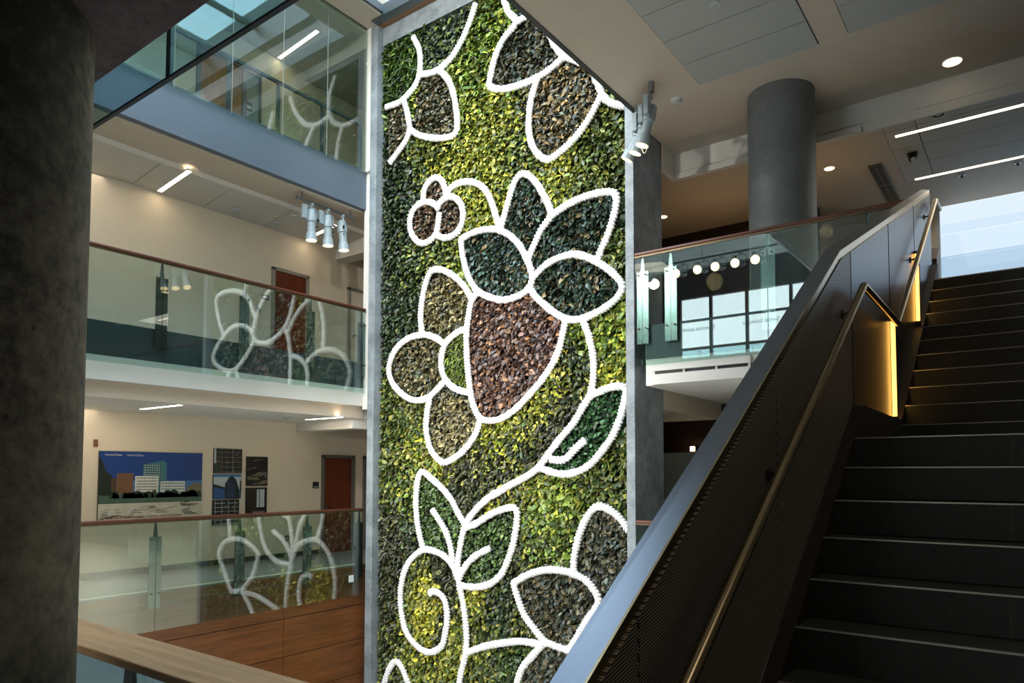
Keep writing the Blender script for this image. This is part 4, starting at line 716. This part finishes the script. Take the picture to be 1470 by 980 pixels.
# ================================================================ PICTURES, SIGNS
def text(body,size,loc,rot,mat,parent,name='lettering',width=None,align='LEFT',ext=.001):
    cu=bpy.data.curves.new(name,'FONT'); cu.body=body; cu.size=size; cu.extrude=ext; cu.align_x=align; cu.resolution_u=2
    o=bpy.data.objects.new(name,cu); COL.objects.link(o); bpy.context.view_layer.update()
    dg=bpy.context.evaluated_depsgraph_get(); me=bpy.data.meshes.new_from_object(o.evaluated_get(dg)); bpy.data.objects.remove(o)
    me.name=name; o=bpy.data.objects.new(name,me); COL.objects.link(o); me.materials.append(MATS[mat])
    o.parent=parent; o.location=Vector(loc)-world_loc(parent); o.rotation_euler=rot
    if width:
        w=max(v.co.x for v in me.vertices)-min(v.co.x for v in me.vertices)
        if w>0: o.scale.x=width/w
    return o
RY=(math.pi/2,0,math.pi/2)   # faces +X, reads along +Y
for n,c in {'p_sky':(20,62,134),'p_sky_low':(70,118,176),'p_tree':(24,38,28),'p_tree2':(40,58,38),'p_white':(214,216,210),'p_glass':(66,120,130),'p_dark':(30,36,40),'p_brown':(128,92,62),'p_brown2':(84,60,42),'p_sand':(205,198,182),'p_green':(72,98,84),'p_stone':(122,108,84),'p_red':(120,44,36),'p_grey':(110,106,100),'p_black':(26,24,24),'p_blue':(46,84,140),'p_pale':(190,200,206)}.items(): plain(n,c,.35,0,.10,9)
def pic(label,y0,y1,z0,z1,draw,base='p_dark',grp=None):
    t=thing('wall_picture',label,'picture',(XW,(y0+y1)/2,z0),grp)
    box(XW+.001,XW+.03,y0,y1,z0,z1).build('backing_board','p_black',t)
    m=MB(); mats=[]
    def R(mat,a,b,c,d,k=0):   # fractions across and up
        if mat not in mats: mats.append(mat)
        m.cur=mats.index(mat); x=XW+.0305+.0004*k
        w=y1-y0;h=z1-z0; m.box(x-.002,x,y0+a*w+.002,y0+b*w-.002,z0+c*h+.002,z0+d*h-.002)
    def G(mat,pts,k=0):
        if mat not in mats: mats.append(mat)
        m.cur=mats.index(mat); x=XW+.0305+.0004*k; m.prism([(y0+a*(y1-y0),z0+b*(z1-z0)) for a,b in pts],'X',x-.002,x)
    draw(R,G); m.build('print',mats,t); return t
def campus(R,G):
    R('p_sky',0,1,.45,1,0); R('p_sky_low',0,1,.42,.58,.5); R('p_green',0,1,.22,.42,1); R('p_sand',0,1,0,.26,1.2)
    rr=random.Random(4)
    G('p_tree',[(0,.38),(.16,.36),(.15,.5),(.11,.66),(.06,.72),(.03,.86),(0,.92)],2)
    R('p_brown2',.11,.16,.42,.62,2.2); R('p_brown',.16,.31,.40,.69,3)
    for i in range(7): R('p_brown2',.175+.019*i,.183+.019*i,.41,.68,4)
    G('p_glass',[(.40,.42),(.63,.42),(.63,.84),(.60,.88),(.42,.82),(.40,.80)],3); 
    for i in range(9): R('p_white',.41,.57,.52+.035*i,.53+.035*i,5)
    for i in range(7): R('p_dark',.43+.022*i,.437+.022*i,.5,.82,6)
    R('p_white',.325,.55,.38,.65,7); 
    for i in range(6): R('p_dark',.34,.54,.40+.042*i,.415+.042*i,8)
    for i in range(8): R('p_white',.35+.025*i,.358+.025*i,.39,.64,9)
    R('p_white',.57,.82,.38,.57,7)
    for i in range(4): R('p_glass',.58,.81,.40+.043*i,.418+.043*i,8)
    for i in range(6): R('p_white',.60+.035*i,.607+.035*i,.38,.56,9)
    G('p_stone',[(.83,.38),(1,.38),(1,.50),(.95,.55),(.90,.53),(.86,.49),(.83,.44)],7)
    for i in range(30):
        a=rr.uniform(.1,.97); b=rr.uniform(.03,.06); h=rr.uniform(.02,.07); G('p_tree' if i%2 else 'p_tree2',[(a-b,.33),(a+b,.33),(a+b*.6,.36+h),(a,.38+h),(a-b*.6,.36+h)],10)
    for i in range(70):
        a=rr.uniform(0,.86); z=rr.uniform(.05,.27)*(.6+.5*a); l=rr.uniform(.03,.12); w=rr.uniform(.004,.009); s=rr.uniform(-.01,.03)
        G('p_dark' if i%3 else 'p_white',[(a,z),(a+l,z+s),(a+l,z+s+w),(a,z+w)],11)
pst=pic('large blue-sky campus poster with white tower blocks and a bilingual caption',5.445,7.268,.912,2.112,campus)
text('Université d\'Ottawa',.052,(XW+.035,5.53,2.035),RY,'p_white',pst,'heading',.28); text('University of Ottawa',.052,(XW+.035,5.89,2.035),RY,'p_white',pst,'heading',.28)
text('PAVILLON DES SCIENCES SOCIALES   |   SOCIAL SCIENCES BUILDING',.052,(XW+.036,5.49,.965),RY,'p_red',pst,'caption',1.40); text('uOttawa',.05,(XW+.036,7.0,.985),RY,'p_grey',pst,'caption',.2)
def facade(seed,cols,rows_,a='p_black',b='p_grey',extra=None):
    def f(R,G):
        R(a,0,1,0,1,0); rr=random.Random(seed)
        for j in range(rows_): R(b,.04,.96,(j+.15)/rows_,(j+.32)/rows_,1)
        for i in range(cols): R('p_pale' if i%3==0 else b,(i+.3)/cols,(i+.38)/cols,.02,.98,2)
        for k in range(14):
            u=rr.uniform(.05,.85);v=rr.uniform(.05,.85); R('p_stone' if k%2 else 'p_dark',u,u+rr.uniform(.04,.12),v,v+rr.uniform(.03,.08),3)
        if extra: extra(R,G)
    return f
def trees(R,G): R('p_tree2',0,.22,0,.35,4); R('p_pale',0,.06,.4,1,4)
def tower(R,G):
    R('p_sky_low',0,1,0,1,0); R('p_pale',0,1,.35,.9,.5); G('p_dark',[(0,0),(0,.62),(.55,.42),(.55,0)],1); G('p_blue',[(0,0),(0,.5),(.5,.36),(.5,0)],2); G('p_dark',[(.42,0),(.40,.6),(.55,.88),(.66,.95),(.80,.8),(.92,.4),(.95,0)],3)
    for i in range(6): G('p_blue',[(.5+.05*i,.05),(.51+.05*i,.8-.05*i),(.52+.05*i,.8-.05*i),(.52+.05*i,.05)],4)
    G('p_tree',[(.94,.3),(1,.2),(1,.85),(.95,.7)],4)
def stairs_pic(R,G):
    R('p_black',0,1,0,1,0); rr=random.Random(9)
    for i in range(16):
        a=rr.uniform(-.1,.7);z=rr.uniform(.02,.9); G('p_grey' if i%2 else 'p_stone',[(max(a,.03),z),(min(a+.45,.97),min(z+rr.uniform(-.12,.12)+.05,.97)),(min(a+.45,.97),min(z+.09,.99)),(max(a,.03),min(z+.04,.98))],1+i*.2)
def hall(R,G):
    R('p_black',0,1,0,1,0); R('p_pale',.5,.88,.32,.95,1); R('p_dark',.62,.66,.2,.95,2)
    for i in range(6): R('p_brown2',.06+.075*i,.09+.075*i,.2,.98,2)
    R('p_grey',.3,.9,.1,.2,2)
g5='small architecture photos beside the large poster'
pic('small photo of a glazed facade with greenery, top of the left column',7.502,8.095,1.745,2.213,facade(1,5,5,extra=trees),grp=g5)
pic('small photo of a dark pointed tower on pale blue sky, middle of the left column',7.50,8.088,1.25,1.717,tower,grp=g5)
pic('tall photo of a stacked white floor facade, bottom of the left column',7.498,8.05,.752,1.228,facade(2,4,6,b='p_pale'),grp=g5)
pic('small photo of crossing dark stair structures, top of the right column',8.20,8.68,1.49,2.072,stairs_pic,grp=g5)
pic('small photo of a dim tall hall with a bright window, bottom of the right column',8.20,8.67,.875,1.453,hall,grp=g5)
def sign(name,label,cat,y0,y1,z0,z1,mat,inner=None):
    t=thing(name,label,cat,(XW,(y0+y1)/2,z0)); box(XW-.001,XW+.018,y0,y1,z0,z1).build('plate',mat,t)
    if inner: box(XW+.018,XW+.021,y0+.02,y1-.02,z0+(z1-z0)*inner[0],z0+(z1-z0)*inner[1]).build('insert',inner[2],t)
    return t
sign('room_sign','small dark room sign left of the ground corridor brown door','sign',9.82,9.97,1.42,1.56,'dark_paint',(.12,.3,'pale_panel'))
s=sign('power_outlet','dark framed wall outlet low on the ground corridor wall','outlet',9.14,9.22,.335,.45,'black_plastic',(.2,.8,'pale_panel'))
sign('room_sign','small dark room sign with a light figure left of the middle corridor door','sign',8.49,8.64,FH+1.37,FH+1.47,'dark_paint',(.3,.7,'white_plastic'))
sign('card_reader','black card reader below the room sign left of the middle door','card reader',8.38,8.46,FH+1.08,FH+1.18,'black_plastic',(.6,.8,'steel_dark'))
sign('notice_board','dark red notice on the pale door at the end of the middle corridor','notice',10.97,11.13,FH+1.24,FH+1.55,'p_red')
sign('glass_notice','dark and white notice stuck on the blue pane of the top corridor','notice',8.03,8.17,9.05,9.22,'dark_paint',(.2,.6,'white_plastic'))
o=MB().box(XW+.001,XW+.03,5.36,5.42,2.18,2.30).build('wall_hook','p_brown',origin=(XW,5.39,2.18)); tag(o,'small brown fixture high on the wall beside the campus poster','wall fixture')
# lettering on the rear windows, seen mirrored in the balcony glass
tx=thing('window_lettering','dark Social Sciences lettering across the rear upper windows','lettering',(-6.5,-1.03,6.0))
text('Social Sciences',.17,(-5.6,-1.035,5.95),(math.pi/2,0,math.pi),'dark_paint',tx,'lettering'); text('Sciences sociales',.17,(-7.4,-1.035,5.95),(math.pi/2,0,math.pi),'dark_paint',tx,'lettering')
# small lamp of the ground level behind the fin
t=thing('wall_lamp','tiny gold wall lamp glowing under the right balcony','lamp',(-5.3,12.98,2.20)); box(-5.36,-5.24,12.95,13.0,2.16,2.28).build('backplate','steel_dark',t); MB().tube([(-5.3,12.93,2.18),(-5.3,12.93,2.26)],.04,14).build('shade','lamp_warm',t)
# ================================================================ WORLD, DAYLIGHT, LAMPS
w=bpy.data.worlds.new('World'); SC.world=w; w.use_nodes=True; nt=w.node_tree; bg=nt.nodes['Background']
bg.inputs['Color'].default_value=(.80,.90,1.0,1); bg.inputs['Strength'].default_value=1.0
lamp('sky_over_atrium','AREA',(-7.3,3.4,13.2),1850,(.72,.88,1),target=(-7.3,3.4,0),shape='RECTANGLE',size=7,size_y=13)
# added spot lamps, out of view on the camera side, to brighten the planting
for i,(x,y,z,e) in enumerate(((-9.2,3.2,10.2,1150),(-6.2,3.2,10.2,1150),(-7.8,2.2,6.6,1200),(-5.2,3.4,6.6,700),(-7.6,2.2,3.0,1250),(-9.6,4.0,2.6,700))):
    lamp('planting_fill','SPOT',(x,y,z),e,(1,.97,.9),target=(-7.6,9.7,(8.3,8.3,5,5,1.2,0.8)[i]),spot_size=math.radians(75),spot_blend=.8,shadow_soft_size=.12)
for z,e in ((2.7,52),(6.65,46),(10.3,60)): lamp('corridor_glow','AREA',(-11.6,5,z),e,(1,.86,.68),target=(-11.9,5,z-3),shape='RECTANGLE',size=.8,size_y=11)
lamp('window_daylight','AREA',(-6.2,-2.6,6.2),300,(.85,.93,1),target=(-6.2,2,6.0),shape='RECTANGLE',size=6.5,size_y=3.2)
lamp('stair_fill','AREA',(1.4,3.0,6.98),30,(1,.88,.7),target=(.4,4.2,0),shape='RECTANGLE',size=1,size_y=4)  # added area light out of view, lifts the perforated guard panels
lamp('bay_warm','POINT',(-4.6,12.3,5.2),15,(1,.66,.34),shadow_soft_size=.15); lamp('bay_warm','POINT',(-2.62,11.9,5.6),6,(1,.66,.34),shadow_soft_size=.1)
for x,y,sx,sy,e in ((-5.5,.2,8,2.6,650),(.9,6.5,3.5,4.5,420),(-2.5,2.6,2,1.6,120)): lamp('lower_hall_fill','AREA',(x,y,-.36),e,(.93,.97,1),target=(x,y,-4),shape='RECTANGLE',size=sx,size_y=sy)  # added unseen area lights, their floor bounce lifts the ceiling and lower atrium
lamp('near_floor_fill','AREA',(-3,-2.2,3.0),60,(.9,.95,1),target=(-3,-2.2,0),shape='RECTANGLE',size=3,size_y=2)  # added behind the camera to brighten the near side
lamp('bay_light','AREA',(.3,12.5,6.6),40,(1,.92,.8),target=(.3,12.5,0),shape='RECTANGLE',size=3,size_y=3)
# ================================================================ CAMERA
f,cy=1021.2337,630.8215; yaw,pit,rol=0.63724,0.04806,0.00166
F=Vector((-math.sin(yaw)*math.cos(pit),math.cos(yaw)*math.cos(pit),math.sin(pit)))
R0=Vector((math.cos(yaw),math.sin(yaw),0)); U0=R0.cross(F)
Rt=R0*math.cos(rol)+U0*math.sin(rol); U=-R0*math.sin(rol)+U0*math.cos(rol)
cd=bpy.data.cameras.new('camera'); cam=bpy.data.objects.new('camera',cd); COL.objects.link(cam); SC.camera=cam
cd.sensor_width=36; cd.sensor_fit='HORIZONTAL'; cd.lens=f/1470*36; cd.shift_y=(cy-490)/1470; cd.clip_start=.05; cd.clip_end=200
M=Matrix((Rt,U,-F)).transposed().to_4x4(); M.translation=Vector((0,0,1.738)); cam.matrix_world=M
vs=SC.view_settings; SC.display_settings.display_device='sRGB'; vs.view_transform='Standard'; vs.look='None'; vs.exposure=.1; vs.gamma=1; vs.use_curve_mapping=False
cy_=SC.cycles; cy_.use_denoising=True; cy_.transparent_max_bounces=24; cy_.max_bounces=8; cy_.diffuse_bounces=4; cy_.glossy_bounces=4; cy_.sample_clamp_indirect=6; cy_.caustics_reflective=False; cy_.caustics_refractive=False
